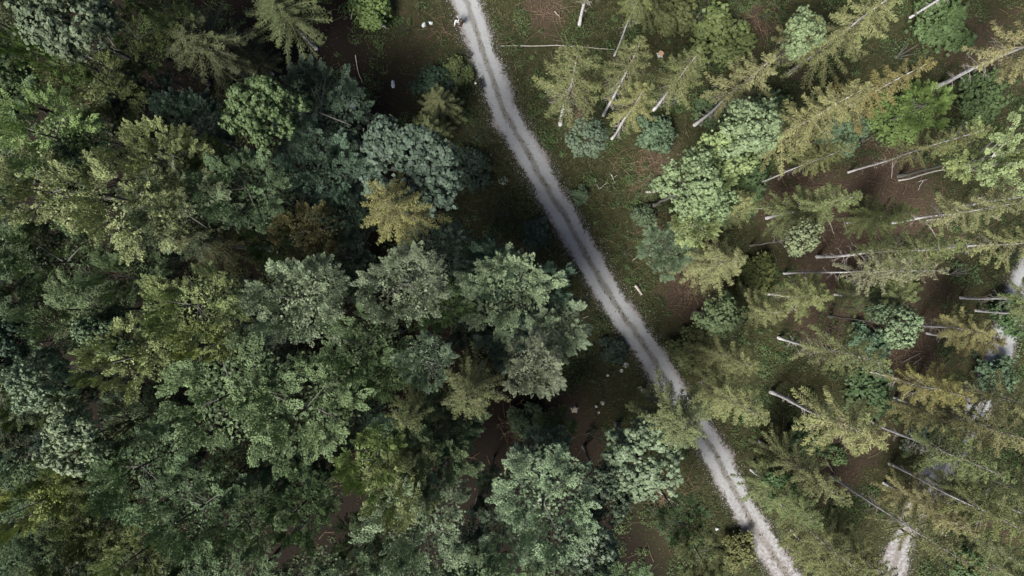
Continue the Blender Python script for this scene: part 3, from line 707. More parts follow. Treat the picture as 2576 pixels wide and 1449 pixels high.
# low bushes on the forest floor: x, y, diameter (photo units), height, colour, label
SHRUBS = [
 (1021, 62, 60, 2.6, 'green', 'green bush beneath the pale trunks left of the people'),
 (925, 12, 90, 4.0, 'lime', 'yellow green bush at the top edge of the litter clearing'),
 (1045, 8, 40, 2.6, 'lime', 'small lime bush beside the pale trunk at the top edge'),
 (1462, 490, 38, 1.6, 'teal', 'single round bush on the grassy verge right of the track'),
 (1755, 40, 120, 4.2, 'green', 'green bush in the thicket at the top, left one'),
 (1825, 75, 120, 4.4, 'lime', 'yellowish bush in the thicket at the top, beside red litter'),
 (1790, 135, 110, 3.6, 'green', 'deep green bush at the lower end of the top thicket'),
 (1700, 25, 100, 3.4, 'moss', 'olive bush left in the top thicket'),
 (1935, 20, 100, 4.0, 'lime', 'light bush at the top edge right of the bare red patch'),
 (1655, 330, 80, 3.2, 'teal', 'bluish bush between the white trunks and the mint maples'),
 (1690, 255, 90, 3.0, 'green', 'green bush under the olive spruce below the stump'),
 (1800, 270, 80, 3.0, 'green', 'green bush behind the pale spruce left of the mint maple'),
 (1640, 465, 60, 2.6, 'teal', 'dark bluish bush at the left foot of the maple row'),
 (1620, 540, 50, 2.2, 'teal', 'dark teal bush under the tail of the maple row'),
 (1575, 640, 60, 2.2, 'green', 'faint green bush on the verge near the young bluish beech'),
 (1880, 440, 100, 3.2, 'green', 'dark green bush under the pale mint maple, on the red litter'),
 (2020, 400, 110, 3.0, 'green', 'dark green bush beside thin sloping trunks'),
 (2060, 350, 90, 3.2, 'moss', 'olive bush beside the bluish young maple'),
 (2190, 350, 120, 3.0, 'green', 'green bush in the upper right clearing, left of the litter'),
 (2260, 300, 110, 3.2, 'lime', 'yellow green bush under the light young beech'),
 (2430, 330, 130, 3.4, 'green', 'green bush in the upper right near the right edge'),
 (2556, 795, 80, 4.0, 'green', 'small green bush at the right edge on the far track'),
 (2575, 640, 90, 6.0, 'green', 'dark green bush cut by the right edge over the far track'),
 (2395, 1120, 70, 3.6, 'moss', 'olive bush growing over the far track in the lower right'),
 (2335, 1262, 80, 4.0, 'moss', 'olive bush over the far track near the bottom'),
 (2480, 240, 110, 3.0, 'green', 'deep green bush under the yellowish spruce at the right'),
 (2280, 130, 130, 3.0, 'green', 'green bush in the dark upper right corner glade'),
 (2380, 60, 120, 3.0, 'green', 'dark bush at the top right between litter patches'),
 (2090, 250, 120, 3.0, 'moss', 'mossy bush in the dark between golden spruces'),
 (1950, 280, 90, 3.0, 'green', 'leafy bush right of the tall mint maple'),
 (1720, 690, 60, 2.0, 'moss', 'tiny olive bush at the brushwood heap'),
 (1910, 690, 90, 2.8, 'moss', 'olive bush left of the level pale trunk'),
 (2160, 720, 120, 3.0, 'green', 'green bush under the shaggy spruces right of centre'),
 (2260, 690, 120, 3.0, 'moss', 'mossy bush below the level pale trunk'),
 (2420, 690, 130, 3.2, 'green', 'dark green bush near the right edge beside the far track'),
 (2190, 870, 90, 3.0, 'teal', 'dark teal bush left of the mint maple over the hole'),
 (2110, 830, 90, 3.0, 'green', 'green bush under the shaggy spruce in the right middle'),
 (2190, 1000, 120, 3.0, 'green', 'green bush in the lower right under the golden spruces'),
 (2440, 860, 110, 3.4, 'teal', 'dark bush at the left rim of the white track patch'),
 (2520, 960, 90, 3.4, 'teal', 'dark teal bush at the lower rim of the white track patch'),
 (1830, 860, 110, 3.0, 'green', 'green bush below the vivid green young maple'),
 (1740, 880, 90, 2.4, 'moss', 'olive bush right of the track among olive spruces'),
 (1880, 1010, 90, 3.0, 'green', 'leafy bush left of the long white trunk'),
 (2030, 1120, 80, 3.0, 'green', 'low green bush by the long white trunk of the lower right'),
 (2400, 1230, 120, 3.2, 'green', 'dark bush right of the far track near the bottom'),
 (2330, 1100, 80, 3.0, 'teal', 'bluish bush on the far track margin'),
 (1480, 1100, 80, 2.6, 'dark', 'dark bush in the shade left of the pale mint maple'),
 (1320, 1060, 70, 2.6, 'grey', 'greyish bush in the dark clearing beside the stump'),
 (1470, 905, 60, 2.0, 'dark', 'dim bush on the shaded verge left of the track'),
 (1860, 1395, 80, 2.6, 'moss', 'olive bush at the bottom edge right beside the track'),
 (2050, 1442, 60, 2.4, 'dark', 'dark twiggy bush over the track at the bottom edge'),
 (1090, 205, 80, 2.4, 'dark', 'dim bush in the middle of the slope left of the dog'),
 (1185, 130, 50, 1.8, 'dark', 'small dim bush just above the dog on the verge'),
 (1175, 430, 90, 2.4, 'dark', 'dim bush on the dark strip right of the blue grey maple'),
 (1255, 540, 80, 2.2, 'dark', 'dim bush on the dark strip right of the golden star spruce'),
 (1345, 590, 70, 2.0, 'dark', 'dim bush on the dark strip above the bluish silver tree'),
 (1480, 755, 70, 1.8, 'dark', 'dim bush on the shaded verge beside the pale green leaning tree'),
 (1545, 880, 60, 1.6, 'dark', 'dim bush just above the largest white flower head'),
 (1640, 1290, 80, 2.4, 'green', 'green bush on brown soil under the pale mint maple by the track'),
 (1150, 175, 60, 1.8, 'moss', 'olive bush on the slope between people and dog'),
 (1195, 345, 60, 2.0, 'dark', 'dim bush on the left verge below the dog'),
]
def crown_at(x, y, d, h, kind):
    zc = h * .86 if kind in ('beech', 'maple') else h * (.66 if kind == 'star_spruce' else .5)
    p = at(x, y, zc); return p, d * .5 * S * (H - zc) / H
for (x, y, d, h, kind, col, lab) in CROWNS:
    left = x < 1220 + (y) * .45
    if left and kind == 'beech' and h > 16: h += {'bright': 1.5, 'yellow': 1.5, 'lime': 1, 'palegrey': 1, 'silver': 0, 'grey': -.5}.get(col, -2.5)
    p, rad = crown_at(x, y, d, h, kind)
    if left and kind == 'beech': rad *= 1.06
    if left and kind == 'maple': rad *= 1.1
    plant(kind, p, rad, h, col, lab, 'tall trees left of the track' if left else 'trees right of the track')
for (x, y, h, rad, kind, col, lab) in TRUNKS:
    if not kind: continue
    p = at(x, y); plant(kind, p, rad * 1.04, h, col, lab, 'spruces with visible trunks' if 'spruce' in kind else 'slim broadleaf trees')
for (x, y, d, h, col, lab) in SHRUBS:
    p = at(x, y, h * .7); plant('shrub', p, d * .5 * S * 1.22, h, col, lab, 'bushes on the forest floor')

for (x, y) in [(-90, 200), (-100, 420), (-80, 640), (-100, 850), (-90, 1060), (-80, 1290), (-60, 1500), (120, 1530), (330, 1540), (560, 1545), (760, 1530), (960, 1540), (1180, 1530), (1400, 1545), (-60, 30), (1560, 1560)]:  # unseen trees of the same wood, added for the shade they cast
    p, rad = crown_at(x, y, 240, 23, 'beech'); plant('beech', p, rad, 23, 'grey', 'grey green beech of the dense wood, unseen beyond the picture edge', 'wood beyond the picture edge')
# ------------------------------------------------------------------ forest floor cover
def scatter(n, x0, x1, y0, y1): return rng.uniform(x0, x1, n), rng.uniform(y0, y1, n)
def road_clear(x, y, lim=1.55):
    d1, s1 = dist_to(road_c, x, y); d2, s2 = dist_to(side_c, x, y)
    return d1, s1, d2
# grass blades
gx, gy = scatter(330000, -58, 58, -36, 36)
d1, s1, d2 = road_clear(gx, gy)
br = brown_at(gx, gy); ns = snoise(gx, gy, .9, 3) + .6 * snoise(gx, gy, 3.1, 4)
keep = (d1 > 1.5 + .35 * snoise(gx, gy, 2.5, 5)) & (d2 > 1.9 + .3 * ns)
pr = np.where(s1 < 0, np.where(d1 < 9, .75, .16), .8) * (1 - .75 * np.clip(br, 0, 1)) * np.clip(.55 + ns * .8, .05, 1)
keep &= rng.random(len(gx)) < pr
keep |= (d1 < .3 * rng.random(len(gx)) ** .5) & (snoise(gx, gy, 1.3, 31) + .5 * snoise(gx, gy, 4.0, 32) > -.3) & (rng.random(len(gx)) < .85)
gx, gy, ns2 = gx[keep], gy[keep], ns[keep]; n = len(gx)
L = Leaves(); az = rng.uniform(0, 6.28, n); el = rng.uniform(.15, 1.1, n); ln = rng.uniform(.14, .44, n)
d = np.stack([np.cos(az) * np.cos(el), np.sin(az) * np.cos(el), np.sin(el)], 1)
b = norm(np.cross(d, np.stack([np.zeros(n), np.zeros(n), np.ones(n)], 1)) + rng.normal(size=(n, 3)) * .3)
c = np.stack([gx, gy, np.full(n, .01)], 1) + d * ln[:, None] * .5
L.add(c, d, b, ln, ln * rng.uniform(.1, .22, n), np.clip(.42 + ns2 * .34 + rng.normal(size=n) * .24, 0, 1))
o = link('grass', L.mesh('grass'), M['herb']); o.color = (.072, .073, .033, 1)
tag(o, 'mossy olive grass covering the forest floor and verges', 'grass', kind='stuff')
# low leafy herbs in clumps
L = Leaves()
cx, cy = scatter(9500, -58, 58, -36, 36); d1, s1, d2 = road_clear(cx, cy)
ok = (d1 > 2.3) & (d2 > 2.4) & (brown_at(cx, cy) < .55) & (rng.random(9500) < np.where(s1 < 0, .55, .9) * np.clip(.4 + snoise(cx, cy, .5, 9) * 1.2, .12, 1))
for x, y in zip(cx[ok], cy[ok]):
    big = rng.random() < .22; n = int(rng.integers(90, 190) if big else rng.integers(20, 70)); rr = rng.uniform(.8, 1.7) if big else rng.uniform(.25, .8); hh = rng.uniform(.4, 1.0) if big else rng.uniform(.15, .5)
    a = rng.uniform(0, 6.28, n); q = np.sqrt(rng.random(n)) * rr
    z = hh * (1 - (q / rr) ** 2) * rng.uniform(.5, 1, n) + .04
    c = np.stack([x + np.cos(a) * q, y + np.sin(a) * q, z], 1)
    nr = norm(np.stack([np.cos(a) * .5, np.sin(a) * .5, np.ones(n)], 1) + rng.normal(size=(n, 3)) * .4); dd = perp(nr, rng)
    L.add(c, dd, np.cross(nr, dd), rng.uniform(.12, .24, n), rng.uniform(.08, .15, n), np.clip(rng.normal() * .15 + .5 + rng.normal(size=n) * .15, 0, 1))
o = link('ground_cover', L.mesh('ground_cover'), M['herb']); o.color = (.05, .078, .03, 1)
tag(o, 'low leafy green undergrowth between the trees', 'undergrowth', kind='stuff')
# twigs and brushwood litter
T = Tubes()
HEAPS = [(1745, 690, 60), (1740, 725, 40), (1625, 420, 60), (1640, 470, 50), (1140, 70, 60), (1440, 300, 40), (2090, 590, 120), (2230, 440, 100), (2280, 900, 90), (2060, 1180, 70), (1300, 1070, 40), (1680, 1230, 60), (1260, 630, 40), (1380, 30, 60), (2010, 500, 70), (1380, 1130, 60), (1910, 60, 50)]
for k in range(2600):
    if k < 1150:
        hx, hy, hr = HEAPS[k % len(HEAPS)]; x, y, _ = at(hx + rng.normal() * hr * .5, hy + rng.normal() * hr * .4)
    else: x, y = rng.uniform(-58, 58), rng.uniform(-36, 36)
    dd, ss, d2_ = road_clear(np.array([x]), np.array([y]))
    if dd[0] < 2.4 or d2_[0] < 2.4: continue
    if k >= 1150 and ss[0] < 0 and rng.random() < .45: continue
    a = rng.uniform(0, 6.28); ln = rng.uniform(.5, 2.2) * (1 if rng.random() < .85 else 1.6); bnd = rng.normal() * .25; s = np.linspace(0, 1, 4)
    pts = np.stack([x + np.cos(a + bnd * s) * ln * s, y + np.sin(a + bnd * s) * ln * s, .06 + rng.uniform(0, .3) * (1 - s) + .05 * s], 1)
    T.add(pts, rng.uniform(.012, .03) * (1 - .6 * s), 4, False)
o = link('twig_litter', T.mesh('twig_litter'), M['litterwood'])
tag(o, 'dry brown twigs and brushwood strewn over the forest floor', 'twigs', kind='stuff')
# fallen leaves
L = Leaves(); fx, fy = scatter(110000, -58, 58, -36, 36); d1, s1, d2 = road_clear(fx, fy)
ok = (d1 > 1.9) & (d2 > 2.0) & (rng.random(len(fx)) < .12 + .8 * np.clip(brown_at(fx, fy), 0, 1) * np.where(s1 < 0, .3, 1)) & ((s1 > 0) | (d1 < 8) | (rng.random(len(fx)) < .12)) & (snoise(fx, fy, 1.4, 21) > -.25)
fx, fy = fx[ok], fy[ok]; n = len(fx); nr = norm(rng.normal(size=(n, 3)) * .5 + np.array([0, 0, 1.])); dd = perp(nr, rng); sz = rng.uniform(.06, .17, n)
L.add(np.stack([fx, fy, rng.uniform(.03, .09, n)], 1), dd, np.cross(nr, dd), sz, sz * .6, np.clip(.5 + rng.normal(size=n) * .3, 0, 1))
o = link('fallen_leaves', L.mesh('fallen_leaves'), M['herb']); o.color = (.11, .076, .047, 1)
tag(o, 'brown fallen leaves scattered over bare forest floor', 'leaves', kind='stuff')
# loose stones along the edges of the tracks
L = Leaves()
for cc, m in ((road_c, 9000), (side_c, 4000)):
    i = rng.integers(0, len(cc) - 1, m); f = rng.random((m, 1)); p = cc[i] * (1 - f) + cc[i + 1] * f
    t = norm(cc[i + 1] - cc[i]); nn = np.stack([-t[:, 1], t[:, 0]], 1)
    off = rng.choice((-1, 1), m) * np.abs(rng.normal(1.5, .4, m)); p = p + nn * off[:, None]
    nr = norm(rng.normal(size=(m, 3)) * .45 + np.array([0, 0, 1.])); dd = perp(nr, rng); sz = rng.uniform(.04, .1, m)
    L.add(np.concatenate([p, np.full((m, 1), .045)], 1), dd, np.cross(nr, dd), sz, sz * .8, rng.random(m))
o = link('loose_gravel', L.mesh('loose_gravel'), flat_mat('pale_stone', (.24, .24, .245), .9, .4))
tag(o, 'loose pale stones spilling from the track edges', 'gravel', kind='stuff')

# ------------------------------------------------------------------ fallen wood, stumps, stones, flowers
def fallen(name, pts_px, r0, mat, label, cat, group, z=.12, stubs=0):
    T = Tubes(); P = np.array([at(*p)[:2] for p in pts_px]); n = 9
    seg = np.linspace(0, len(P) - 1, n); X = np.interp(seg, range(len(P)), P[:, 0]); Y = np.interp(seg, range(len(P)), P[:, 1])
    r = np.random.default_rng(len(label)); s = np.linspace(0, 1, n)
    pts = np.stack([X, Y, z + r0 + np.abs(r.normal(size=n)) * .02], 1); pts[1:-1, :2] += r.normal(size=(n - 2, 2)) * .025
    org = pts[0].copy(); T.add(pts - org, r0 * (1 - .45 * s), 7)
    for k in range(stubs):
        q = r.integers(1, n - 1); a = r.uniform(0, 6.28)
        T.add([pts[q] - org, pts[q] - org + np.array([math.cos(a) * .5, math.sin(a) * .5, .25])], [.025, .01], 4)
    o = link(name, T.mesh(name), mat); o.location = org
    return tag(o, label, cat, group)
FW = [
 ('fallen_pole', [(1260, 117), (1330, 117), (1400, 116), (1470, 121), (1545, 126)], .06, 'deadwood', 'long pale fallen pole lying across the grass right of the track'),
 ('log', [(1596, 718), (1614, 741)], .17, 'deadwood', 'short pale log lying beside the track near the picture centre'),
 ('log', [(1623, 484), (1658, 482)], .15, 'deadwood', 'mottled broken log sticking out under the mint maple row'),
 ('fallen_branch', [(1866, 526), (1950, 522)], .05, 'deadwood', 'straight pale stick on red litter right of the maple row'),
 ('fallen_branch', [(1944, 402), (1962, 440), (1980, 477)], .045, 'litterwood', 'thin dark stick crossing under the bare trunk on red litter'),
 ('fallen_branch', [(2332, 565), (2352, 594)], .05, 'deadwood', 'grey stick on brown litter near the right edge'),
 ('fallen_branch', [(2322, 556), (2370, 549), (2422, 533)], .07, 'deadwood', 'bent pale branch on the litter slope near the right edge'),
 ('fallen_branch', [(2082, 552), (2096, 589)], .05, 'deadwood', 'left of two upright looking sticks below the drooping spruce'),
 ('fallen_branch', [(2118, 549), (2130, 587)], .05, 'deadwood', 'right of two upright looking sticks below the drooping spruce'),
 ('fallen_branch', [(2257, 542), (2273, 562)], .045, 'deadwood', 'short stick on brown litter above the olive long trunk spruce'),
 ('fallen_branch', [(2457, 497), (2477, 505)], .09, 'deadwood', 'short thick pale branch under the right edge trunks'),
 ('fallen_branch', [(2490, 541), (2508, 553)], .09, 'deadwood', 'thick short branch at the right edge above the far track'),
 ('fallen_branch', [(1495, 447), (1501, 465), (1507, 475)], .06, 'deadwood', 'left arm of the V of pale sticks on the verge'),
 ('fallen_branch', [(1507, 476), (1527, 460)], .05, 'deadwood', 'right arm of the V of pale sticks on the verge'),
 ('fallen_branch', [(1590, 655), (1610, 642)], .05, 'deadwood', 'short pale stick left of the young bluish beech'),
 ('fallen_branch', [(1538, 440), (1546, 461)], .06, 'deadwood', 'pale stick in the brushwood left of the mint maples'),
 ('fallen_branch', [(1654, 1234), (1680, 1254), (1709, 1271)], .05, 'deadwood', 'left of two long sticks below the pale mint maple by the track'),
 ('fallen_branch', [(1676, 1234), (1719, 1267)], .045, 'litterwood', 'right of two long sticks below the pale mint maple by the track'),
 ('fallen_branch', [(1765, 1344), (1789, 1377)], .09, 'litterwood', 'stout grey branch left of the track near the bottom'),
 ('fallen_branch', [(907, 57), (945, 68), (981, 75)], .06, 'litterwood', 'brown branch lying under the pale stones in the litter clearing'),
 ('fallen_branch', [(884, 50), (893, 8)], .07, 'deadwood', 'greenish pale pole at the top edge of the litter clearing'),
 ('fallen_branch', [(863, 230), (861, 260), (866, 300)], .05, 'deadwood', 'thin pale branch in the dark litter, lower left of the clearing'),
 ('fallen_branch', [(895, 140), (900, 175), (912, 210)], .05, 'deadwood', 'thin pale branch in the dark litter, middle of the clearing'),
 ('fallen_branch', [(2074, 1155), (2098, 1192)], .045, 'deadwood', 'thin stick at the foot of the long white trunk beside the far track'),
 ('fallen_branch', [(1987, 844), (2000, 870), (2012, 895)], .04, 'deadwood', 'thin stick crossing below the curved pale trunk'),
 ('fallen_branch', [(2267, 911), (2312, 888)], .05, 'deadwood', 'upper of two parallel sticks in the dark hole'),
 ('fallen_branch', [(2295, 916), (2316, 900)], .05, 'deadwood', 'lower of two parallel sticks in the dark hole'),
 ('fallen_branch', [(1300, 1018), (1318, 1004)], .06, 'litterwood', 'brown branch in the shaded clearing left of the stump'),
 ('fallen_branch', [(1465, 800), (1480, 795)], .04, 'deadwood', 'tiny pale stick in the shade left of the track'),
 ('fallen_branch', [(2240, 450), (2243, 410)], .06, 'deadwood', 'grey stick under the long thin sloping trunk'),
 ('fallen_branch', [(1985, 768), (2008, 786)], .05, 'deadwood', 'short stick on the litter below the level pale trunk'),
 ('fallen_branch', [(2057, 325), (2062, 345)], .05, 'deadwood', 'pale stick beside the bluish green young maple'),
 ('fallen_branch', [(2306, 458), (2330, 452)], .05, 'deadwood', 'upper bar of the T shaped sticks in the upper right clearing'),
 ('fallen_branch', [(2318, 456), (2306, 480)], .05, 'deadwood', 'stem of the T shaped sticks in the upper right clearing'),
 ('fallen_branch', [(1395, 30), (1412, 48)], .05, 'deadwood', 'small stick on grass right of the track at the top'),
]
for nm, pts, r0, mt, lab in FW:
    fallen(nm, pts, r0, M[mt], lab, 'log' if nm == 'log' else ('pole' if nm == 'fallen_pole' else 'branch'), 'fallen wood on the forest floor', stubs=2 if r0 > .05 else 0)

def stump(px, py, r0, h, label, top):
    root = empty('tree_stump', at(px, py)); tag(root, label, 'stump', 'cut tree stumps')
    T = Tubes(); T.add([(0, 0, -.05), (0, 0, .08), (.01, 0, h * .6), (.01, .01, h)], [r0 * 1.35, r0 * 1.12, r0, r0 * .98], 16, False)
    for k in range(5):
        a = k * 1.26 + .3; T.add([(0, 0, .1), (math.cos(a) * r0 * 1.7, math.sin(a) * r0 * 1.7, -.02)], [r0 * .35, r0 * .12], 6)
    link('trunk', T.mesh('stump_trunk'), M['bark_spruce'], root)
    bm_v = [(.01, .01, h)]; n = 24; rs = (.33, .66, .985); f = []
    for q in rs:
        for k in range(n): bm_v.append((.01 + math.cos(6.2832 * k / n) * r0 * q, .01 + math.sin(6.2832 * k / n) * r0 * q, h + .004 + .01 * math.sin(k * 1.7) * q))
    for k in range(n): f.append((0, 1 + k, 1 + (k + 1) % n))
    for s in range(2):
        for k in range(n): f.append((1 + s * n + k, 1 + (s + 1) * n + k, 1 + (s + 1) * n + (k + 1) % n, 1 + s * n + (k + 1) % n))
    me = bpy.data.meshes.new('cut_face'); me.from_pydata(bm_v, [], f)
    m, nt, out = new_mat('cut_wood'); tc = N(nt, 'ShaderNodeTexCoord'); wv = N(nt, 'ShaderNodeTexWave', wave_type='RINGS', rings_direction='Z'); wv.inputs['Scale'].default_value = 9; wv.inputs['Distortion'].default_value = 1.5
    nt.links.new(tc.outputs['Object'], wv.inputs[0]); col = ramp(nt, wv.outputs['Fac'], [(0, tuple(x * .75 for x in top)), (1, top)])
    p = N(nt, 'ShaderNodeBsdfPrincipled'); nt.links.new(col, p.inputs['Base Color']); p.inputs['Roughness'].default_value = .9; nt.links.new(p.outputs[0], out.inputs[0])
    link('cut_face', me, m, root)
stump(1661, 137, .27, .4, 'orange topped fresh cut stump in the grass right of the track', (.42, .25, .15))
stump(2007, 515, .27, .4, 'pale grey stump on red litter beside a thin sloping trunk', (.34, .3, .24))
stump(1445, 1030, .27, .45, 'pale round stump in the shaded clearing left of the track', (.34, .29, .21))

def rock(px, py, sx, sy, label, seed, group='white stones in the litter clearing'):
    import bmesh
    bm = bmesh.new(); bmesh.ops.create_icosphere(bm, subdivisions=3, radius=1.0); r = np.random.default_rng(seed); ph = r.uniform(0, 6, 6)
    for v in bm.verts:
        x, y, z = v.co; k = 1 + .22 * math.sin(3 * x + ph[0]) * math.cos(2.6 * y + ph[1]) + .14 * math.sin(6 * y + ph[2] + 3 * z) + .1 * math.sin(8 * x + ph[3])
        v.co = (x * sx * k, y * sy * k, max(-.1, z * .22 * k))
    me = bpy.data.meshes.new('white_stone'); bm.to_mesh(me); bm.free()
    o = link('white_stone', me, M['white']); o.location = at(px, py, .08); o.rotation_euler = (0, 0, r.uniform(0, 6))
    tag(o, label, 'stone', group)
M['white'] = flat_mat('white_limestone', (.5, .53, .54), .85, .22, 5)
rock(944, 52, .34, .2, 'small white stone at the left of the bright pair in the clearing', 1)
rock(957, 58, .42, .26, 'larger angular white stone of the bright pair in the clearing', 2)
rock(965, 66, .26, .14, 'thin white stone just below the bright pair', 3)
rock(989, 212, .42, .2, 'white stone lying alone on brown litter left of the dog', 4)
rock(886, 267, .42, .34, 'bluish white stone at the dark rim of the left canopy', 5)
rock(1066, 63, .26, .2, 'pale grey stone between the green bush and the people', 6)
rock(1084, 58, .2, .2, 'round dull stone nearest the people', 7)
rock(1500, 1022, .16, .14, 'little white stone in the shade left of the leaning spruce', 8, 'small pale stones by the lower track')
rock(1803, 1330, .16, .2, 'little white stone left of the track near the bottom', 9, 'small pale stones by the lower track')

# white flowering herbs in the shade left of the track
def umbel(px, py, rad, label, seed):
    r = np.random.default_rng(seed); root = empty('wildflower', at(px, py)); tag(root, label, 'flower', 'white wildflowers left of the track')
    T = Tubes(); T.add([(0, 0, 0), (.02, .01, .5), (.03, .02, .95)], [.014, .012, .008], 5)
    for k in range(7):
        a = k * .9; T.add([(.03, .02, .9), (.03 + math.cos(a) * rad * .7, .02 + math.sin(a) * rad * .7, 1.02)], [.006, .004], 4)
    st = link('stem', T.mesh('flower_stem'), M['stalk'], root)
    L = Leaves(); n = 46; a = r.uniform(0, 6.28, n); q = np.sqrt(r.random(n)) * rad
    nr = norm(r.normal(size=(n, 3)) * .3 + np.array([0, 0, 1.])); d = perp(nr, r)
    L.add(np.stack([.03 + np.cos(a) * q, .02 + np.sin(a) * q, 1.06 - q * .3], 1), d, np.cross(nr, d), .07, .06, .5)
    link('blossom', L.mesh('blossom'), M['petal'], root)
M['stalk'] = flat_mat('green_stalk', (.1, .13, .05)); M['petal'] = flat_mat('white_petal', (.5, .52, .47))
for i, (x, y, rr, lab) in enumerate([(1571, 917, .3, 'largest white flower head on the dark verge left of the track'), (1559, 930, .17, 'small white flower head just below the largest one'),
      (1512, 1010, .24, 'white flower head in the shade halfway to the stump'), (1525, 942, .12, 'tiny white flower head left of the largest one'),
      (1503, 1034, .12, 'tiny white flower head below the shaded one'), (1266, 458, .5, 'whitish flowering herb in the dark left of the track middle'), (1197, 217, .1, 'tiny white flower left of the dog')]):
    umbel(x, y, rr, lab, 40 + i)

# ------------------------------------------------------------------ people and dog
def skin(name, chains, mat, parent=None, sub=2):
    """chains: list of (points, radii); a chain whose first point equals an earlier point is welded to it"""
    vs, es, rs, roots = [], [], [], []; idx = {}
    for pts, rad in chains:
        prev = None
        for p, q in zip(pts, rad):
            k = tuple(round(c, 4) for c in p)
            if k in idx: i = idx[k]
            else:
                i = len(vs); vs.append(p); rs.append(q); idx[k] = i
                if prev is None: roots.append(i)
            if prev is not None: es.append((prev, i))
            prev = i
    me = bpy.data.meshes.new(name); me.from_pydata(vs, es, []); o = bpy.data.objects.new(name, me); C.objects.link(o)
    md = o.modifiers.new('skin', 'SKIN'); md.branch_smoothing = .4
    if not me.skin_vertices: me.attributes
    sv = me.skin_vertices[0].data
    for i, q in enumerate(rs):
        sv[i].radius = (q, q) if not isinstance(q, tuple) else q
        sv[i].use_root = i in roots
    ss = o.modifiers.new('sub', 'SUBSURF'); ss.levels = sub; ss.render_levels = sub
    dg = bpy.context.evaluated_depsgraph_get(); dg.update()
    m2 = bpy.data.meshes.new_from_object(o.evaluated_get(dg)); m2.name = name
    bpy.data.objects.remove(o)
    m2.polygons.foreach_set('use_smooth', [True] * len(m2.polygons))
    return link(name, m2, mat, parent)
M['skin'] = flat_mat('skin', (.36, .23, .175), .6, .06); M['hair'] = flat_mat('dark_hair', (.02, .016, .013), .5, .3)
M['white_cloth'] = flat_mat('white_cloth', (.55, .57, .6), .9, .06); M['black_cloth'] = flat_mat('black_cloth', (.014, .013, .014), .9, .25)
M['dark_denim'] = flat_mat('dark_denim', (.035, .038, .045), .9, .2); M['shoe'] = flat_mat('dark_shoe', (.05, .05, .045), .6, .3); M['eye'] = flat_mat('eye', (.05, .04, .03), .3)
def blob(name, c, r, mat, parent, cut=None):
    import bmesh
    bm = bmesh.new(); bmesh.ops.create_uvsphere(bm, u_segments=16, v_segments=10, radius=1)
    for v in bm.verts: v.co = (c[0] + v.co.x * r[0], c[1] + v.co.y * r[1], c[2] + v.co.z * r[2])
    if cut:
        dl = [v for v in bm.verts if cut(v.co)]; bmesh.ops.delete(bm, geom=dl, context='VERTS')
    me = bpy.data.meshes.new(name); bm.to_mesh(me); bm.free(); me.polygons.foreach_set('use_smooth', [True] * len(me.polygons))
    return link(name, me, mat, parent)
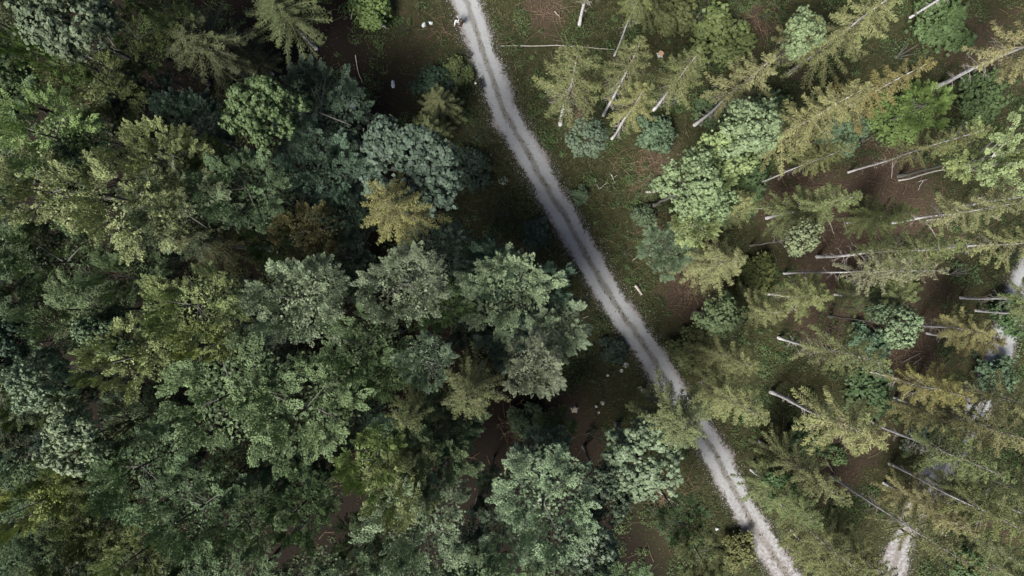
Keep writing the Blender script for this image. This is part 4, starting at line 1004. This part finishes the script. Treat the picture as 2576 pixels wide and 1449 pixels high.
def person(px, py, rz, arms, stride, shirt, sleeve, legs, label):
    root = empty('person', at(px, py), rz); tag(root, label, 'person', 'people walking on the track')
    pel = (0, 0, .95); ch = (0, -.01, 1.28); nk = (0, -.01, 1.46); neck2 = (0, -.02, 1.53); hd = (0, -.035, 1.63); tp = (0, -.02, 1.72)
    chains = [([pel, (0, 0, 1.1), ch, nk, neck2, hd, tp], [(.15, .1), (.13, .09), (.16, .1), (.06, .055), .05, (.075, .09), (.06, .075)]),
              ([hd, (0, -.14, 1.615)], [.09, .018])]
    sh_ch = [([(0, 0, .8), (0, 0, .95), (0, 0, 1.1), ch, (0, -.01, 1.42), (0, -.015, 1.52)], [(.18, .125), (.18, .125), (.16, .115), (.19, .13), (.11, .09), (.07, .065)])]; tr_ch = [([(0, 0, 1.06), (0, 0, .9)], [(.16, .115), (.15, .11)])]
    for sg in (-1, 1):
        shd = (sg * .17, -.01, 1.40); el, wr = arms[(sg + 1) // 2]
        chains.append(([ch, shd, el, wr], [.16, .06, .045, .032]))
        w_ = np.array(wr); e_ = np.array(el); d = (w_ - e_) / np.linalg.norm(w_ - e_); sd_ = np.cross(d, [0, 0, 1.]); sd_ = sd_ / max(np.linalg.norm(sd_), 1e-3)
        palm = w_ + d * .08; chains.append(([wr, tuple(palm)], [.032, (.036, .02)]))
        dn = np.cross(d, sd_)
        for q, fl in enumerate((.062, .074, .07, .055)):
            o = sd_ * (q - 1.5) * .02; b0 = w_ + d * .07 + o; chains.append(([tuple(b0), tuple(b0 + d * fl * .6), tuple(b0 + d * fl + dn * .02)], [.01, .009, .007]))
        b0 = w_ + d * .02 + sd_ * -sg * .025; chains.append(([tuple(b0), tuple(b0 + d * .035 - sd_ * sg * .025), tuple(b0 + d * .06 - sd_ * sg * .03)], [.012, .01, .008]))
        fr = .97 if sleeve == 'long' else .3
        m2 = np.array(el) * (1 - fr) + w_ * fr
        if sleeve == 'long': sh_ch.append(([ch, shd, el, tuple(m2)], [.18, .085, .065, .05]))
        else: sh_ch.append(([ch, shd, el], [.18, .085, .066]))
        st = stride * sg; hip = (sg * .095, 0, .9); kn = (sg * .1, -.06 - st * .35 if st > 0 else -st * .3 - .05, .5); an = (sg * .105, -st * .9 if st > 0 else -st * .95 + .05, .09)
        toe = (sg * .12, an[1] - .17, .045)
        chains.append(([pel, hip, kn, an, toe], [.15, .085, .06, .042, .035])); tr_ch.append(([(0, 0, .9), hip, kn, (an[0], an[1], .14)], [.15, .1, .078, .062]))
        skin('shoe', [([(an[0], an[1] + .06, .05), (an[0], an[1] - .04, .06), toe], [.048, .052, .044])], M['shoe'], root)
    skin('body', chains, M['skin'], root)
    skin('shirt', sh_ch, shirt, root); skin('trousers', tr_ch, legs, root)
    blob('hair', (0, -.005, 1.675), (.105, .125, .112), M['hair'], root, cut=lambda c: c.z < 1.68 and c.y < -.07)
    for sg in (-1, 1): blob('eye', (sg * .032, -.115, 1.64), (.012, .01, .01), M['eye'], root)
    for sg in (-1, 1): blob('ear', (sg * .085, -.02, 1.63), (.015, .03, .035), M['skin'], root)
    return root
person(1153, 63, R(6), [((-.26, -.16, 1.18), (-.32, -.4, 1.12)), ((.2, .2, 1.2), (.05, .42, 1.22))], .26, M['white_cloth'], 'long', M['dark_denim'], 'person in white top and dark trousers walking on the left rim of the track')
person(1163.5, 63.5, R(-14), [((-.3, -.04, 1.12), (-.22, -.28, 1.0)), ((.3, -.04, 1.12), (.24, -.3, 1.02))], -.26, M['black_cloth'], 'short', M['dark_denim'], 'person in black T-shirt walking beside the one in white')

def dog(px, py, rz, label):
    root = empty('dog', at(px, py), rz); tag(root, label, 'dog'); root.scale = (1.15,) * 3
    M['fur'] = flat_mat('black_fur', (.012, .011, .011), .7, .4, 30); M['fur_white'] = flat_mat('white_fur', (.5, .49, .47), .8, .1)
    # faces -Y
    body = [([(0, .3, .5), (0, .1, .5), (0, -.12, .49), (0, -.28, .52), (0, -.4, .62), (0, -.5, .66), (0, -.6, .63), (0, -.68, .61)], [.12, .115, .14, .13, .09, .09, .055, .035]),
            ([(0, .3, .5), (0, .42, .52), (0, .55, .46), (0, .66, .44)], [.12, .04, .045, .02])]
    for sg in (-1, 1):
        body.append(([(0, -.28, .52), (sg * .09, -.26, .42), (sg * .09, -.24 - .06 * sg, .22), (sg * .09, -.26 - .08 * sg, .05), (sg * .09, -.31 - .08 * sg, .03)], [.13, .06, .036, .026, .03]))
        body.append(([(0, .3, .5), (sg * .09, .3, .42), (sg * .1, .22 + .05 * sg, .3), (sg * .1, .36 + .05 * sg, .17), (sg * .1, .33 + .05 * sg, .04), (sg * .1, .28 + .05 * sg, .03)], [.12, .085, .055, .03, .026, .03]))
        body.append(([(0, -.5, .66), (sg * .06, -.47, .74), (sg * .085, -.48, .77)], [.09, .03, .012]))
    skin('body', body, M['fur'], root)
    skin('white_collar_fur', [([(-.075, -.36, .63), (0, -.37, .695), (.075, -.36, .63)], [.028, .034, .028])], M['fur_white'], root)
    skin('white_tail_tip', [([(0, .6, .455), (0, .72, .43)], [.05, .025])], M['fur_white'], root)
    blob('nose', (0, -.715, .615), (.02, .018, .016), M['eye'], root)
    for sg in (-1, 1): blob('eye', (sg * .045, -.565, .69), (.012, .012, .012), M['eye'], root)
dog(1211, 213, R(8), 'black dog with white markings standing on the left edge of the track')

labs = {}
for o in C.objects:
    if o.parent is None and o.get('label'):
        labs.setdefault(o['label'], []).append(o.name); n = len(o['label'].split())
        if n < 4 or n > 16: print('LABEL LEN', n, o['label'])
print('DUP', [k for k, v in labs.items() if len(v) > 1], 'things', len(labs))
